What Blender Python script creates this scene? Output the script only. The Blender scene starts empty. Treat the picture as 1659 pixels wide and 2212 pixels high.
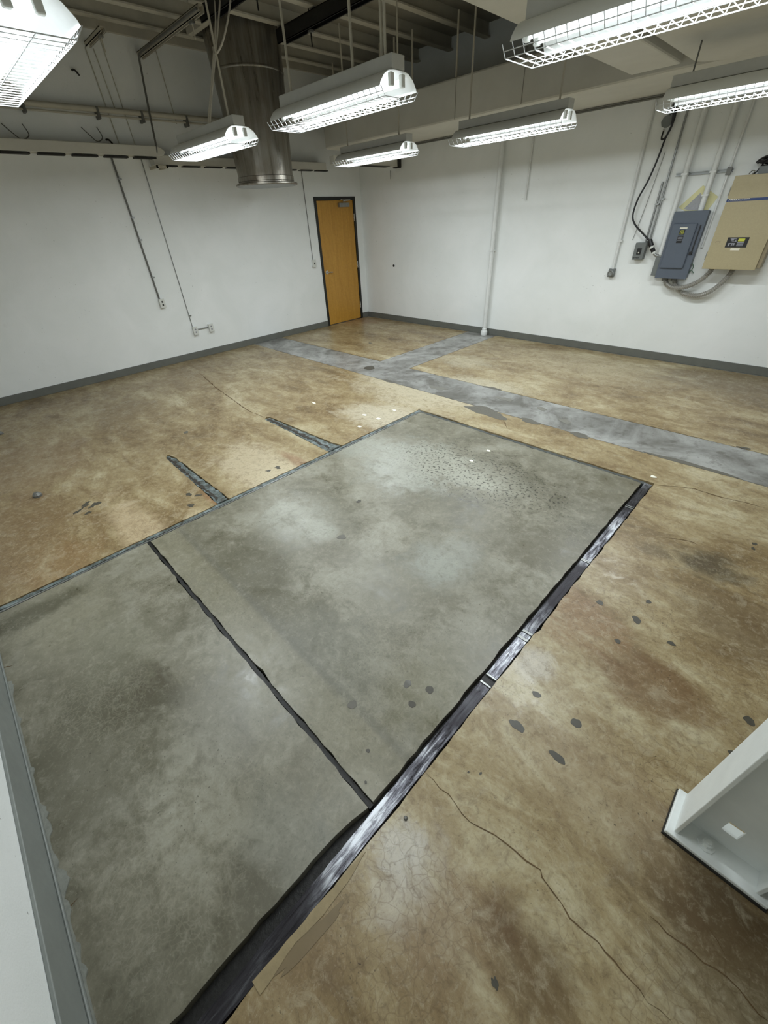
import bpy, bmesh, math, random
from mathutils import Vector, Matrix
random.seed(7)
S = bpy.context.scene
COL = S.collection

# ------------------------------------------------------------------ camera
cam_d = bpy.data.cameras.new('camera'); cam = bpy.data.objects.new('camera', cam_d); COL.objects.link(cam)
cam_d.sensor_fit = 'HORIZONTAL'; cam_d.sensor_width = 36.0
cam_d.lens = 861.527 / 1659.0 * 36.0
cam_d.clip_start = 0.02; cam_d.clip_end = 60
cam_d.shift_x = 0.0
R = ((0.71188159, 0.70082998, -0.04540859), (0.39086485, -0.44908669, -0.80345866), (-0.58348031, 0.5542188, -0.59362635))
m = Matrix(((R[0][0], -R[1][0], -R[2][0], 7.41957), (R[0][1], -R[1][1], -R[2][1], -6.90335),
            (R[0][2], -R[1][2], -R[2][2], 1.82354), (0, 0, 0, 1)))
cam.matrix_world = m
S.camera = cam
# ------------------------------------------------------------------ world, exposure
w = bpy.data.worlds.new('world'); S.world = w; w.use_nodes = True
w.node_tree.nodes['Background'].inputs[0].default_value = (0.5, 0.5, 0.5, 1)
w.node_tree.nodes['Background'].inputs[1].default_value = 0.02
S.view_settings.view_transform = 'Standard'; S.view_settings.look = 'None'
S.view_settings.gamma = 1.0; S.view_settings.use_curve_mapping = False
S.view_settings.exposure = 0.0
TUBE_POWER = 1.3          # radiance of the visible tube glass
LAMP_WATTS = 33.5          # light each two-tube fixture throws down
S.cycles.max_bounces = 7; S.cycles.diffuse_bounces = 5; S.cycles.glossy_bounces = 3; S.cycles.transmission_bounces = 2
TUBE_COLOR = (0.90, 0.97, 1.0)

# ------------------------------------------------------------------ node helpers
def srgb(r, g, b):
    f = lambda c: (c/255/12.92) if c/255 <= 0.04045 else ((c/255+0.055)/1.055)**2.4
    return (f(r), f(g), f(b), 1.0)
class NT:
    def __init__(s, name):
        s.m = bpy.data.materials.new(name); s.m.use_nodes = True
        s.t = s.m.node_tree; s.b = s.t.nodes['Principled BSDF']
        s.co = s.t.nodes.new('ShaderNodeTexCoord').outputs['Object']
    def n(s, typ, **kw):
        o = s.t.nodes.new(typ)
        for k, v in kw.items(): setattr(o, k, v)
        return o
    def l(s, a, b): s.t.links.new(a, b)
    def noise(s, scale, detail=4, rough=0.6, dist=0.0, vec=None):
        o = s.n('ShaderNodeTexNoise'); o.inputs['Scale'].default_value = scale; o.inputs['Detail'].default_value = detail
        o.inputs['Roughness'].default_value = rough; o.inputs['Distortion'].default_value = dist
        s.l(vec or s.co, o.inputs['Vector']); return o.outputs['Fac']
    def ramp(s, fac, stops):
        o = s.n('ShaderNodeValToRGB'); e = o.color_ramp.elements
        e[0].position, e[0].color = stops[0][0], stops[0][1]; e[1].position, e[1].color = stops[1][0], stops[1][1]
        for p, c in stops[2:]:
            q = e.new(p); q.color = c
        s.l(fac, o.inputs[0]); return o.outputs[0]
    def rng(s, fac, a, b, c, d):
        o = s.n('ShaderNodeMapRange'); s.l(fac, o.inputs[0])
        for i, v in enumerate((a, b, c, d)): o.inputs[1+i].default_value = v
        return o.outputs[0]
    def mix(s, fac, a, b, mode='MIX'):
        o = s.n('ShaderNodeMix', data_type='RGBA', blend_type=mode)
        for i, v in ((0, fac), (6, a), (7, b)):
            if isinstance(v, (tuple, float, int)): o.inputs[i].default_value = v
            else: s.l(v, o.inputs[i])
        return o.outputs[2]
    def math(s, op, a, b=0.0):
        o = s.n('ShaderNodeMath', operation=op)
        for i, v in ((0, a), (1, b)):
            if isinstance(v, (float, int)): o.inputs[i].default_value = v
            else: s.l(v, o.inputs[i])
        return o.outputs[0]
    def bump(s, h, strength=0.2, dist=0.01):
        o = s.n('ShaderNodeBump'); o.inputs['Strength'].default_value = strength; o.inputs['Distance'].default_value = dist
        s.l(h, o.inputs['Height']); s.l(o.outputs[0], s.b.inputs['Normal'])
    def set(s, col=None, rough=None, metal=None, spec=None):
        for k, v in (('Base Color', col), ('Roughness', rough), ('Metallic', metal), ('Specular IOR Level', spec)):
            if v is None: continue
            if isinstance(v, (tuple, float, int)): s.b.inputs[k].default_value = v
            else: s.l(v, s.b.inputs[k])
    def blob(s, base, x, y, rx, ry, col, strength, wob):
        """stain with a soft ragged edge centred at x, y on the slab"""
        mp = s.n('ShaderNodeMapping'); mp.inputs['Location'].default_value = (-x/rx, -y/ry, 0); mp.inputs['Scale'].default_value = (1/rx, 1/ry, 0)
        s.l(s.co, mp.inputs['Vector'])
        ln = s.n('ShaderNodeVectorMath', operation='LENGTH'); s.l(mp.outputs[0], ln.inputs[0])
        d = s.math('ADD', ln.outputs['Value'], wob)
        f = s.rng(d, 1.15, 0.55, 0.0, min(0.95, strength*1.3))
        return s.mix(f, base, col)

def simple(name, col, rough=0.5, metal=0.0, var=0.12, scale=9.0, bump=0.0, bscale=60):
    t = NT(name); n = t.noise(scale, 5, 0.65)
    a = tuple(c*(1-var) for c in col[:3])+(1,); b = tuple(min(1, c*(1+var)) for c in col[:3])+(1,)
    t.set(t.ramp(n, [(0.3, a), (0.7, b)]), None, metal)
    t.set(rough=t.rng(t.noise(scale*2.3, 3), 0.3, 0.7, max(0.02, rough-0.08), min(1, rough+0.08)))
    if bump: t.bump(t.noise(bscale, 4), bump, 0.004)
    return t.m

def emis(name, col, strength):
    t = NT(name); t.b.inputs['Emission Color'].default_value = col+(1,); t.b.inputs['Emission Strength'].default_value = strength
    t.set(col=(0.8, 0.8, 0.8, 1), rough=0.4); return t.m

# ------------------------------------------------------------------ materials
def wall_mat():
    t = NT('painted_wall')
    n1 = t.noise(1.3, 5, 0.6, 0.4); n2 = t.noise(9, 5, 0.7)
    c = t.mix(t.rng(n1, 0.35, 0.7, 0, 1), srgb(230, 233, 231), srgb(238, 240, 239))
    c = t.mix(t.rng(n2, 0.62, 0.8, 0, 0.35), c, srgb(210, 211, 207))
    sp = t.noise(38, 2, 0.5); mask = t.noise(1.7, 3, 0.6)
    f = t.math('MULTIPLY', t.rng(sp, 0.71, 0.75, 0, 0.8), t.rng(mask, 0.5, 0.6, 0, 1))
    c = t.mix(f, c, srgb(150, 150, 146))
    t.set(c, 0.75, spec=0.25)
    t.bump(t.math('ADD', t.noise(22, 6, 0.7), t.noise(140, 2)), 0.25, 0.003)
    return t.m
M = {}
M['wall'] = wall_mat()
M['dark_wall'] = simple('ceiling_paint', srgb(150, 146, 134), 0.85, var=0.08, scale=3, bump=0.2)
M['joist'] = simple('joist_paint', srgb(186, 182, 168), 0.8, var=0.08, scale=5, bump=0.2)
M['duct'] = simple('duct_wrap_paint', srgb(206, 204, 194), 0.8, var=0.05, scale=2.5, bump=0.3, bscale=30)
M['base'] = simple('grey_vinyl_base', srgb(102, 104, 98), 0.45, var=0.10, scale=6)
M['base_light'] = simple('grey_rubber_base', srgb(124, 128, 124), 0.45, var=0.06, scale=6)
M['white_metal'] = simple('white_enamel', srgb(232, 234, 232), 0.4, var=0.03, scale=8)
M['housing'] = simple('fixture_housing_paint', srgb(190, 190, 184), 0.5, var=0.05, scale=8)
M['white_pipe'] = simple('white_painted_pipe', srgb(222, 224, 222), 0.45, var=0.05, scale=14, bump=0.15)
M['cream'] = simple('cream_strut', srgb(190, 184, 168), 0.6, var=0.08)
M['wire'] = simple('wire_guard_steel', srgb(205, 208, 210), 0.35, 0.2, var=0.02)
M['galv'] = simple('galvanised_conduit', srgb(150, 152, 150), 0.38, 0.75, var=0.10, scale=20)
M['dark_conduit'] = simple('dark_conduit', srgb(112, 112, 108), 0.5, 0.4, var=0.1)
M['flex'] = simple('flex_conduit', srgb(176, 174, 168), 0.33, 0.6, var=0.08, scale=30)
M['black'] = simple('black_paint', srgb(22, 22, 23), 0.45, var=0.15)
M['cable'] = simple('black_cable_jacket', srgb(20, 20, 22), 0.4, var=0.1)
M['cable_white'] = simple('white_cable', srgb(205, 200, 188), 0.55, var=0.05)
M['grey_panel'] = simple('slate_grey_enamel', srgb(86, 94, 106), 0.42, var=0.04, scale=4)
M['grey_box'] = simple('mid_grey_enamel', srgb(108, 112, 110), 0.45, var=0.06, scale=6)
M['beige'] = simple('beige_enamel', srgb(168, 156, 122), 0.5, var=0.05, scale=70)
M['beige_side'] = simple('beige_cabinet_side', srgb(150, 138, 110), 0.55, var=0.06, scale=10)
M['blue'] = simple('blue_stripe', srgb(24, 52, 104), 0.4, var=0.05)
M['label_white'] = simple('label_white', srgb(226, 222, 205), 0.6, var=0.03)
M['label_yellow'] = simple('label_yellow', srgb(196, 198, 70), 0.5, var=0.03)
M['label_grey'] = simple('label_grey', srgb(140, 140, 148), 0.5, var=0.03)
M['ivory'] = simple('ivory_plastic', srgb(212, 214, 208), 0.4, var=0.03)
M['slot'] = simple('dark_slot', srgb(38, 37, 34), 0.7, var=0.1)
M['tape'] = simple('masking_tape', srgb(222, 217, 168), 0.7, var=0.05)
M['paper'] = simple('grey_paper', srgb(170, 170, 172), 0.8, var=0.10, scale=40)
M['green'] = simple('green_wire', srgb(70, 105, 82), 0.5, var=0.1)
M['chrome'] = simple('brushed_chrome', srgb(200, 200, 198), 0.25, 0.9, var=0.04)
M['black_frame'] = simple('black_door_frame', srgb(28, 29, 26), 0.4, var=0.12)
M['flake'] = simple('white_paint_flake', srgb(240, 238, 222), 0.6, var=0.02)
M['tube'] = emis('lit_tube', TUBE_COLOR, TUBE_POWER)

def stack_mat():
    t = NT('weathered_stainless')
    mp = t.n('ShaderNodeMapping'); mp.inputs['Scale'].default_value = (9, 9, 0.5); t.l(t.co, mp.inputs['Vector'])
    n = t.noise(1.6, 6, 0.65, 0.5, mp.outputs[0]); n2 = t.noise(2.2, 4)
    c = t.ramp(n, [(0.3, srgb(118, 112, 102)), (0.72, srgb(168, 164, 154))])
    c = t.mix(t.rng(n2, 0.5, 0.8, 0, 0.5), c, srgb(120, 100, 76))
    t.set(c, t.rng(n, 0.3, 0.75, 0.24, 0.42), 0.8); t.bump(t.noise(3, 3), 0.25, 0.01); return t.m
M['stack'] = stack_mat()

def wood_mat():
    t = NT('honey_veneer')
    mp = t.n('ShaderNodeMapping'); mp.inputs['Scale'].default_value = (12, 12, 0.9); t.l(t.co, mp.inputs['Vector'])
    n = t.noise(1.4, 8, 0.7, 1.2, mp.outputs[0]); n2 = t.noise(28, 3)
    c = t.ramp(n, [(0.25, srgb(172, 124, 44)), (0.75, srgb(202, 154, 66))])
    c = t.mix(t.rng(n2, 0.4, 0.7, 0, 0.3), c, srgb(156, 110, 38))
    t.set(c, 0.32); return t.m
M['wood'] = wood_mat()

def brown_mat():
    t = NT('acid_stained_concrete')
    mp = t.n('ShaderNodeMapping'); mp.inputs['Scale'].default_value = (0.55, 1.25, 1); t.l(t.co, mp.inputs['Vector'])
    n1 = t.noise(0.9, 7, 0.68, 0.7, mp.outputs[0]); n2 = t.noise(3.1, 8, 0.72, 0.5, mp.outputs[0]); n3 = t.noise(60, 5, 0.75); n4 = t.noise(8.5, 6, 0.75, 0.8)
    f = t.math('ADD', t.math('MULTIPLY', n1, 0.5), t.math('MULTIPLY', n2, 0.5))
    c = t.ramp(f, [(0.37, srgb(114, 90, 48)), (0.63, srgb(222, 209, 166)), (0.46, srgb(156, 130, 80)), (0.54, srgb(186, 164, 114))])
    wob = t.math('MULTIPLY', t.math('SUBTRACT', t.math('ADD', t.math('MULTIPLY', n2, 0.6), t.math('MULTIPLY', n4, 0.4)), 0.5), 3.2)
    c = t.blob(c, 4.347, -3.897, 0.6, 0.35, srgb(228,216,184), 0.65, wob)
    c = t.blob(c, 4.799, -3.014, 0.5, 0.2, srgb(222,206,168), 0.5, wob)
    c = t.blob(c, 4.793, -5.43, 0.35, 0.2, srgb(232,214,172), 0.6, wob)
    c = t.blob(c, 4.708, -6.19, 0.3, 0.1, srgb(232,212,166), 0.6, wob)
    c = t.blob(c, 4.66, -2.303, 0.6, 0.2, srgb(218,208,176), 0.5, wob)
    c = t.blob(c, 3.813, -1.634, 0.5, 0.3, srgb(214,204,170), 0.4, wob)
    c = t.blob(c, 4.047, -2.986, 1.1, 0.6, srgb(222,208,172), 0.75, wob)
    c = t.blob(c, 4.257, -5.47, 0.7, 0.35, srgb(226,208,168), 0.6, wob)
    c = t.blob(c, 4.661, -6.59, 0.9, 0.16, srgb(222,196,150), 0.6, wob)
    c = t.blob(c, 4.665, -5.34, 0.5, 0.3, srgb(220,202,160), 0.5, wob)
    c = t.blob(c, 7.536, -4.269, 0.22, 0.16, srgb(96,82,54), 0.75, wob)
    c = t.blob(c, 7.271, -4.334, 0.12, 0.1, srgb(116,96,60), 0.5, wob)
    c = t.blob(c, 7.766, -4.673, 0.35, 0.25, srgb(120,96,60), 0.5, wob)
    c = t.blob(c, 7.528, -5.359, 0.25, 0.18, srgb(134,98,52), 0.6, wob)
    c = t.blob(c, 3.794, -7.29, 0.9, 0.5, srgb(150,120,72), 0.6, wob)
    c = t.blob(c, 4.472, -7.074, 0.5, 0.25, srgb(160,124,70), 0.5, wob)
    c = t.blob(c, 2.409, -6.904, 0.8, 0.5, srgb(156,126,84), 0.5, wob)
    c = t.blob(c, 1.569, -5.918, 0.6, 0.5, srgb(160,136,90), 0.5, wob)
    c = t.blob(c, 1.018, -4.782, 0.6, 0.4, srgb(168,142,92), 0.5, wob)
    c = t.blob(c, -0.07, -0.453, 0.8, 0.5, srgb(170,124,62), 0.6, wob)
    c = t.blob(c, 5.593, -0.9, 1, 0.5, srgb(196,176,130), 0.5, wob)
    c = t.blob(c, 7.071, -0.492, 1, 0.6, srgb(140,120,84), 0.6, wob)
    c = t.blob(c, 6.866, -5.325, 0.25, 0.14, srgb(154,116,66), 0.45, wob)
    c = t.blob(c, 7.122, -5.18, 0.25, 0.2, srgb(156,112,60), 0.5, wob)
    c = t.blob(c, 7.314, -6.658, 0.25, 0.2, srgb(146,112,70), 0.4, wob)
    c = t.blob(c, 7.172, -6.656, 0.12, 0.18, srgb(214,204,182), 0.5, wob)
    c = t.blob(c, 7.102, -6.602, 0.1, 0.1, srgb(224,218,204), 0.5, wob)
    c = t.blob(c, 7.089, -5.636, 0.1, 0.12, srgb(224,216,198), 0.55, wob)
    c = t.blob(c, 6.836, -4.659, 0.15, 0.3, srgb(212,196,162), 0.5, wob)
    c = t.blob(c, 7.86, -5.99, 0.3, 0.2, srgb(122,94,56), 0.5, wob)
    c = t.blob(c, 7.577, -6.551, 0.14, 0.12, srgb(110,82,44), 0.5, wob)
    c = t.blob(c, 7.445, -6.516, 0.08, 0.1, srgb(118,86,46), 0.4, wob)
    c = t.blob(c, 8.008, -6.129, 0.3, 0.3, srgb(104,84,52), 0.5, wob)
    c = t.blob(c, 7.536, -5.928, 0.3, 0.2, srgb(176,152,112), 0.4, wob)
    c = t.blob(c, 7.081, -7.036, 0.12, 0.2, srgb(150,122,84), 0.3, wob)
    c = t.blob(c, 4.917, -3.525, 0.35, 0.05, srgb(98,86,58), 0.6, wob)
    c = t.blob(c, 5.914, -3.857, 0.4, 0.05, srgb(150,110,64), 0.5, wob)
    c = t.blob(c, 4.417, -5.164, 0.3, 0.06, srgb(160,110,60), 0.5, wob)
    c = t.blob(c, 4.463, -5.991, 0.25, 0.06, srgb(166,112,60), 0.5, wob)
    n5 = t.noise(26, 6, 0.75, 0.6)
    c = t.mix(t.rng(n4, 0.53, 0.70, 0, 0.42), c, srgb(116, 88, 50))
    c = t.mix(t.rng(n4, 0.47, 0.33, 0, 0.4), c, srgb(224, 212, 178))
    c = t.mix(t.rng(n5, 0.52, 0.66, 0, 0.38), c, srgb(108, 84, 48))
    c = t.mix(t.rng(n5, 0.47, 0.34, 0, 0.30), c, srgb(226, 214, 180))
    c = t.mix(t.rng(n3, 0.56, 0.72, 0, 0.6), c, srgb(104, 82, 52))
    c = t.mix(t.rng(n3, 0.42, 0.30, 0, 0.35), c, srgb(220, 208, 178))
    v = t.n('ShaderNodeTexVoronoi', feature='DISTANCE_TO_EDGE'); v.inputs['Scale'].default_value = 24
    dm = t.n('ShaderNodeVectorMath', operation='ADD'); nz = t.n('ShaderNodeTexNoise'); nz.inputs['Scale'].default_value = 9; t.l(t.co, nz.inputs['Vector'])
    sc = t.n('ShaderNodeVectorMath', operation='SCALE'); sc.inputs['Scale'].default_value = 0.09; t.l(nz.outputs['Color'], sc.inputs[0])
    t.l(t.co, dm.inputs[0]); t.l(sc.outputs[0], dm.inputs[1]); t.l(dm.outputs[0], v.inputs['Vector'])
    cr = t.math('MULTIPLY', t.rng(v.outputs['Distance'], 0.0, 0.05, 0.38, 0), t.rng(t.noise(1.7, 3), 0.47, 0.6, 0.0, 1))
    c = t.mix(cr, c, srgb(112, 84, 48))
    sp = t.noise(95, 2, 0.5); spm = t.noise(2.3, 4, 0.6)
    c = t.mix(t.math('MULTIPLY', t.rng(sp, 0.66, 0.70, 0, 0.75), t.rng(spm, 0.5, 0.62, 0, 1)), c, srgb(58, 48, 36))
    hs = t.n('ShaderNodeHueSaturation'); hs.inputs['Saturation'].default_value = FLOOR_S; hs.inputs['Value'].default_value = FLOOR_V
    t.l(c, hs.inputs['Color'])
    t.set(hs.outputs[0], t.rng(n4, 0.3, 0.7, 0.24, 0.46), spec=0.45)
    t.bump(t.math('ADD', t.math('MULTIPLY', n4, 0.6), t.math('MULTIPLY', n3, 0.25)), 0.12, 0.006)
    return t.m
FLOOR_V = 0.70; FLOOR_S = 0.88
def grey_mat():
    t = NT('grey_patch_concrete')
    n1 = t.noise(1.3, 7, 0.66, 0.5); n2 = t.noise(6.5, 7, 0.72, 0.4); n3 = t.noise(75, 5, 0.75)
    f = t.math('ADD', t.math('MULTIPLY', n1, 0.6), t.math('MULTIPLY', n2, 0.4))
    c = t.ramp(f, [(0.37, srgb(98, 96, 82)), (0.63, srgb(180, 180, 172)), (0.5, srgb(140, 138, 126))])
    wob = t.math('MULTIPLY', t.math('SUBTRACT', t.math('ADD', t.math('MULTIPLY', n2, 0.7), t.math('MULTIPLY', n1, 0.3)), 0.5), 3.0)
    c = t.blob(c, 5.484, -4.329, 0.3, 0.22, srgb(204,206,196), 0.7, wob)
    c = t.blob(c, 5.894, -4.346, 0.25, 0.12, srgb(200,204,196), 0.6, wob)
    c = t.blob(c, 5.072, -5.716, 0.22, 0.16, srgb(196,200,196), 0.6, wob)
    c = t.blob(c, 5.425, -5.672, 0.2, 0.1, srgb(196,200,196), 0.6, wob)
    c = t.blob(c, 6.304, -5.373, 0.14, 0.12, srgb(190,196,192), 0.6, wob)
    c = t.blob(c, 5.715, -5.78, 0.25, 0.2, srgb(116,112,96), 0.4, wob)
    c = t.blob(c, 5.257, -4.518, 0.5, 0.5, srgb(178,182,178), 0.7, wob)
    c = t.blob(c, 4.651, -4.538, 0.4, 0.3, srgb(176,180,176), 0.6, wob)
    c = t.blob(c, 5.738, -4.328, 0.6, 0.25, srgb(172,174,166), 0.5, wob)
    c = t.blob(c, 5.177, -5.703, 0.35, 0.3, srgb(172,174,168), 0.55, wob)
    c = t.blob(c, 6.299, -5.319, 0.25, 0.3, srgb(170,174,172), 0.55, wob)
    c = t.blob(c, 6.655, -4.82, 0.4, 0.3, srgb(112,108,92), 0.5, wob)
    c = t.blob(c, 6.843, -3.767, 0.3, 0.3, srgb(116,112,96), 0.5, wob)
    c = t.blob(c, 5.748, -7.055, 0.22, 0.16, srgb(84,78,62), 0.75, wob)
    c = t.blob(c, 5.956, -7.316, 0.5, 0.4, srgb(104,102,88), 0.55, wob)
    c = t.blob(c, 5.436, -6.321, 0.5, 0.4, srgb(112,110,96), 0.5, wob)
    c = t.blob(c, 5.87, -6.325, 0.4, 0.3, srgb(110,108,94), 0.4, wob)
    c = t.blob(c, 6.821, -6.909, 0.25, 0.2, srgb(158,160,156), 0.4, wob)
    c = t.blob(c, 6.203, -6.843, 0.3, 0.2, srgb(150,150,146), 0.35, wob)
    c = t.blob(c, 4.895, -7.217, 0.35, 0.25, srgb(160,158,144), 0.45, wob)
    c = t.blob(c, 6.903, -7.072, 0.25, 0.12, srgb(96,92,78), 0.5, wob)
    c = t.blob(c, 5.396, -7.057, 0.3, 0.2, srgb(150,150,138), 0.35, wob)
    c = t.blob(c, 6.283, -6.312, 0.4, 0.3, srgb(146,148,144), 0.4, wob)
    c = t.blob(c, 6.783, -6.055, 0.2, 0.3, srgb(140,138,120), 0.4, wob)
    c = t.blob(c, 6.868, -6.565, 0.1, 0.06, srgb(160,158,146), 0.6, wob)
    c = t.blob(c, 4.745, -7.354, 0.1, 0.3, srgb(88,86,70), 0.6, wob)
    yy = t.n('ShaderNodeSeparateXYZ'); t.l(t.co, yy.inputs[0])
    bnd = t.math('MULTIPLY', t.rng(yy.outputs[1], -6.36, -6.42, 0, 1), t.rng(yy.outputs[1], -6.60, -6.56, 0, 0.55))
    c = t.mix(bnd, c, srgb(152, 149, 132))
    bnd2 = t.math('MULTIPLY', t.rng(yy.outputs[1], -6.34, -6.37, 0, 1), t.rng(yy.outputs[1], -6.40, -6.38, 0, 0.45))
    c = t.mix(bnd2, c, srgb(112, 112, 106))
    n5 = t.noise(22, 6, 0.75, 0.5)
    c = t.mix(t.rng(n2, 0.53, 0.68, 0, 0.35), c, srgb(96, 94, 80))
    c = t.mix(t.rng(n5, 0.52, 0.66, 0, 0.3), c, srgb(98, 96, 82))
    c = t.mix(t.rng(n5, 0.47, 0.34, 0, 0.25), c, srgb(196, 196, 188))
    c = t.mix(t.rng(n3, 0.55, 0.72, 0, 0.45), c, srgb(90, 88, 76))
    c = t.mix(t.rng(n3, 0.42, 0.28, 0, 0.4), c, srgb(186, 186, 176))
    v = t.n('ShaderNodeTexVoronoi', feature='DISTANCE_TO_EDGE'); v.inputs['Scale'].default_value = 34
    dm = t.n('ShaderNodeVectorMath', operation='ADD'); nz = t.n('ShaderNodeTexNoise'); nz.inputs['Scale'].default_value = 12; t.l(t.co, nz.inputs['Vector'])
    sc = t.n('ShaderNodeVectorMath', operation='SCALE'); sc.inputs['Scale'].default_value = 0.16; t.l(nz.outputs['Color'], sc.inputs[0])
    t.l(t.co, dm.inputs[0]); t.l(sc.outputs[0], dm.inputs[1]); t.l(dm.outputs[0], v.inputs['Vector'])
    cr = t.math('MULTIPLY', t.rng(v.outputs['Distance'], 0.0, 0.12, 0.20, 0), t.rng(t.noise(1.9, 4), 0.46, 0.6, 0.0, 1))
    c = t.mix(cr, c, srgb(186, 184, 172))
    # pitting near the far end of the patch
    sp = t.noise(42, 2, 0.5)
    mp = t.n('ShaderNodeMapping'); mp.inputs['Location'].default_value = (-5.8/0.75, 4.25/0.35, 0); mp.inputs['Scale'].default_value = (1/0.75, 1/0.35, 0); t.l(t.co, mp.inputs['Vector'])
    ln = t.n('ShaderNodeVectorMath', operation='LENGTH'); t.l(mp.outputs[0], ln.inputs[0])
    pm = t.rng(t.math('ADD', ln.outputs['Value'], wob), 1.3, 0.7, 0, 1)
    c = t.mix(t.math('MULTIPLY', t.rng(sp, 0.57, 0.62, 0, 0.85), pm), c, srgb(58, 56, 46))
    sp2 = t.noise(85, 2, 0.5); c = t.mix(t.math('MULTIPLY', t.rng(sp2, 0.68, 0.72, 0, 0.7), t.rng(n1, 0.45, 0.6, 0, 1)), c, srgb(60, 58, 50))
    c = t.mix(1.0, c, (1.0, 0.965, 0.86, 1), 'MULTIPLY')
    hs = t.n('ShaderNodeHueSaturation'); hs.inputs['Value'].default_value = 0.74; t.l(c, hs.inputs['Color'])
    t.set(hs.outputs[0], t.rng(n2, 0.3, 0.7, 0.25, 0.48), spec=0.45)
    t.bump(t.math('ADD', t.math('MULTIPLY', n2, 0.6), t.math('MULTIPLY', n3, 0.25)), 0.12, 0.006)
    return t.m
def infill_mat():
    t = NT('smooth_grey_infill')
    n1 = t.noise(2.0, 6, 0.66, 0.6); n2 = t.noise(9, 6, 0.7); n3 = t.noise(80, 4, 0.7)
    c = t.ramp(n1, [(0.38, srgb(112, 110, 104)), (0.62, srgb(178, 178, 174))])
    c = t.mix(t.rng(n2, 0.53, 0.66, 0, 0.6), c, srgb(92, 88, 78)); c = t.mix(t.rng(n3, 0.6, 0.75, 0, 0.3), c, srgb(92, 88, 76))
    hs = t.n('ShaderNodeHueSaturation'); hs.inputs['Value'].default_value = 0.80; t.l(c, hs.inputs['Color'])
    t.set(hs.outputs[0], t.rng(n2, 0.3, 0.7, 0.26, 0.42), spec=0.45); t.bump(n2, 0.08, 0.004); return t.m
def trench_mat():
    t = NT('wet_rusty_steel')
    mp = t.n('ShaderNodeMapping'); mp.inputs['Scale'].default_value = (60, 7, 1); t.l(t.co, mp.inputs['Vector'])
    n = t.noise(1.0, 8, 0.75, 0.8, mp.outputs[0]); n1 = t.noise(2.4, 4, 0.6)
    f = t.math('ADD', t.math('MULTIPLY', n, 0.5), t.math('MULTIPLY', n1, 0.5))
    c = t.ramp(f, [(0.42, srgb(40, 38, 42)), (0.56, srgb(206, 210, 216)), (0.49, srgb(112, 112, 120))])
    wob = t.math('MULTIPLY', t.math('SUBTRACT', n1, 0.5), 3.0)
    for yy_, ry_, k_ in ((-3.72, 0.25, 0.95), (-5.0, 0.28, 0.95), (-5.30, 0.2, 0.7), (-6.02, 0.16, 0.95), (-7.25, 0.45, 0.9), (-6.95, 0.12, 0.6)):  # dark zones painted in, for wear and for stretches where no lamp reflects
        c = t.blob(c, 6.97, yy_, 3.0, ry_, srgb(50, 48, 52), k_*0.75, wob)
    t.set(c, t.rng(n, 0.3, 0.7, 0.22, 0.45), 0.75); t.bump(n, 0.5, 0.004); return t.m
def filler_mat():
    t = NT('corroded_joint_filler')
    n = t.noise(14, 6, 0.7, 0.7); n2 = t.noise(70, 4, 0.7)
    c = t.ramp(n, [(0.38, srgb(58, 58, 52)), (0.62, srgb(128, 138, 138)), (0.50, srgb(92, 102, 100))])
    c = t.mix(t.rng(n2, 0.60, 0.70, 0, 0.55), c, srgb(150, 178, 164))
    t.set(c, 0.5); t.bump(n2, 0.6, 0.006); return t.m
M['filler_dark'] = simple('dark_joint_filler', srgb(70, 74, 72), 0.5, var=0.45, scale=22, bump=0.5)
M['brown'] = brown_mat(); M['grey'] = grey_mat(); M['infill'] = infill_mat(); M['trench'] = trench_mat(); M['filler'] = filler_mat()
M['sliver'] = simple('pale_mortar', srgb(144, 128, 94), 0.5, var=0.14, scale=20, bump=0.2)
M['smear'] = simple('grey_smear', srgb(116, 100, 72), 0.45, var=0.08, scale=12)
M['pit_dark'] = simple('black_sealant', srgb(26, 25, 23), 0.5, var=0.4, scale=30, bump=0.5)
M['patch_dark'] = simple('dark_patch_mortar', srgb(98, 95, 86), 0.45, var=0.08, scale=30, bump=0.2)
M['slot_rust'] = simple('dark_rust', srgb(52, 46, 38), 0.7, var=0.35, scale=40, bump=0.5)
M['crack'] = simple('crack_shadow', srgb(92, 72, 44), 0.8, var=0.3, scale=20)  # flat brown colour of the crack ribbons
M['caulk'] = simple('grey_caulk', srgb(128, 130, 122), 0.6, var=0.15, scale=30, bump=0.6)
M['column'] = simple('white_column_paint', srgb(228, 232, 230), 0.5, var=0.05, scale=6, bump=0.15)
M['rubber'] = simple('dark_navy_rubber', srgb(30, 34, 40), 0.7, var=0.1)

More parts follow.
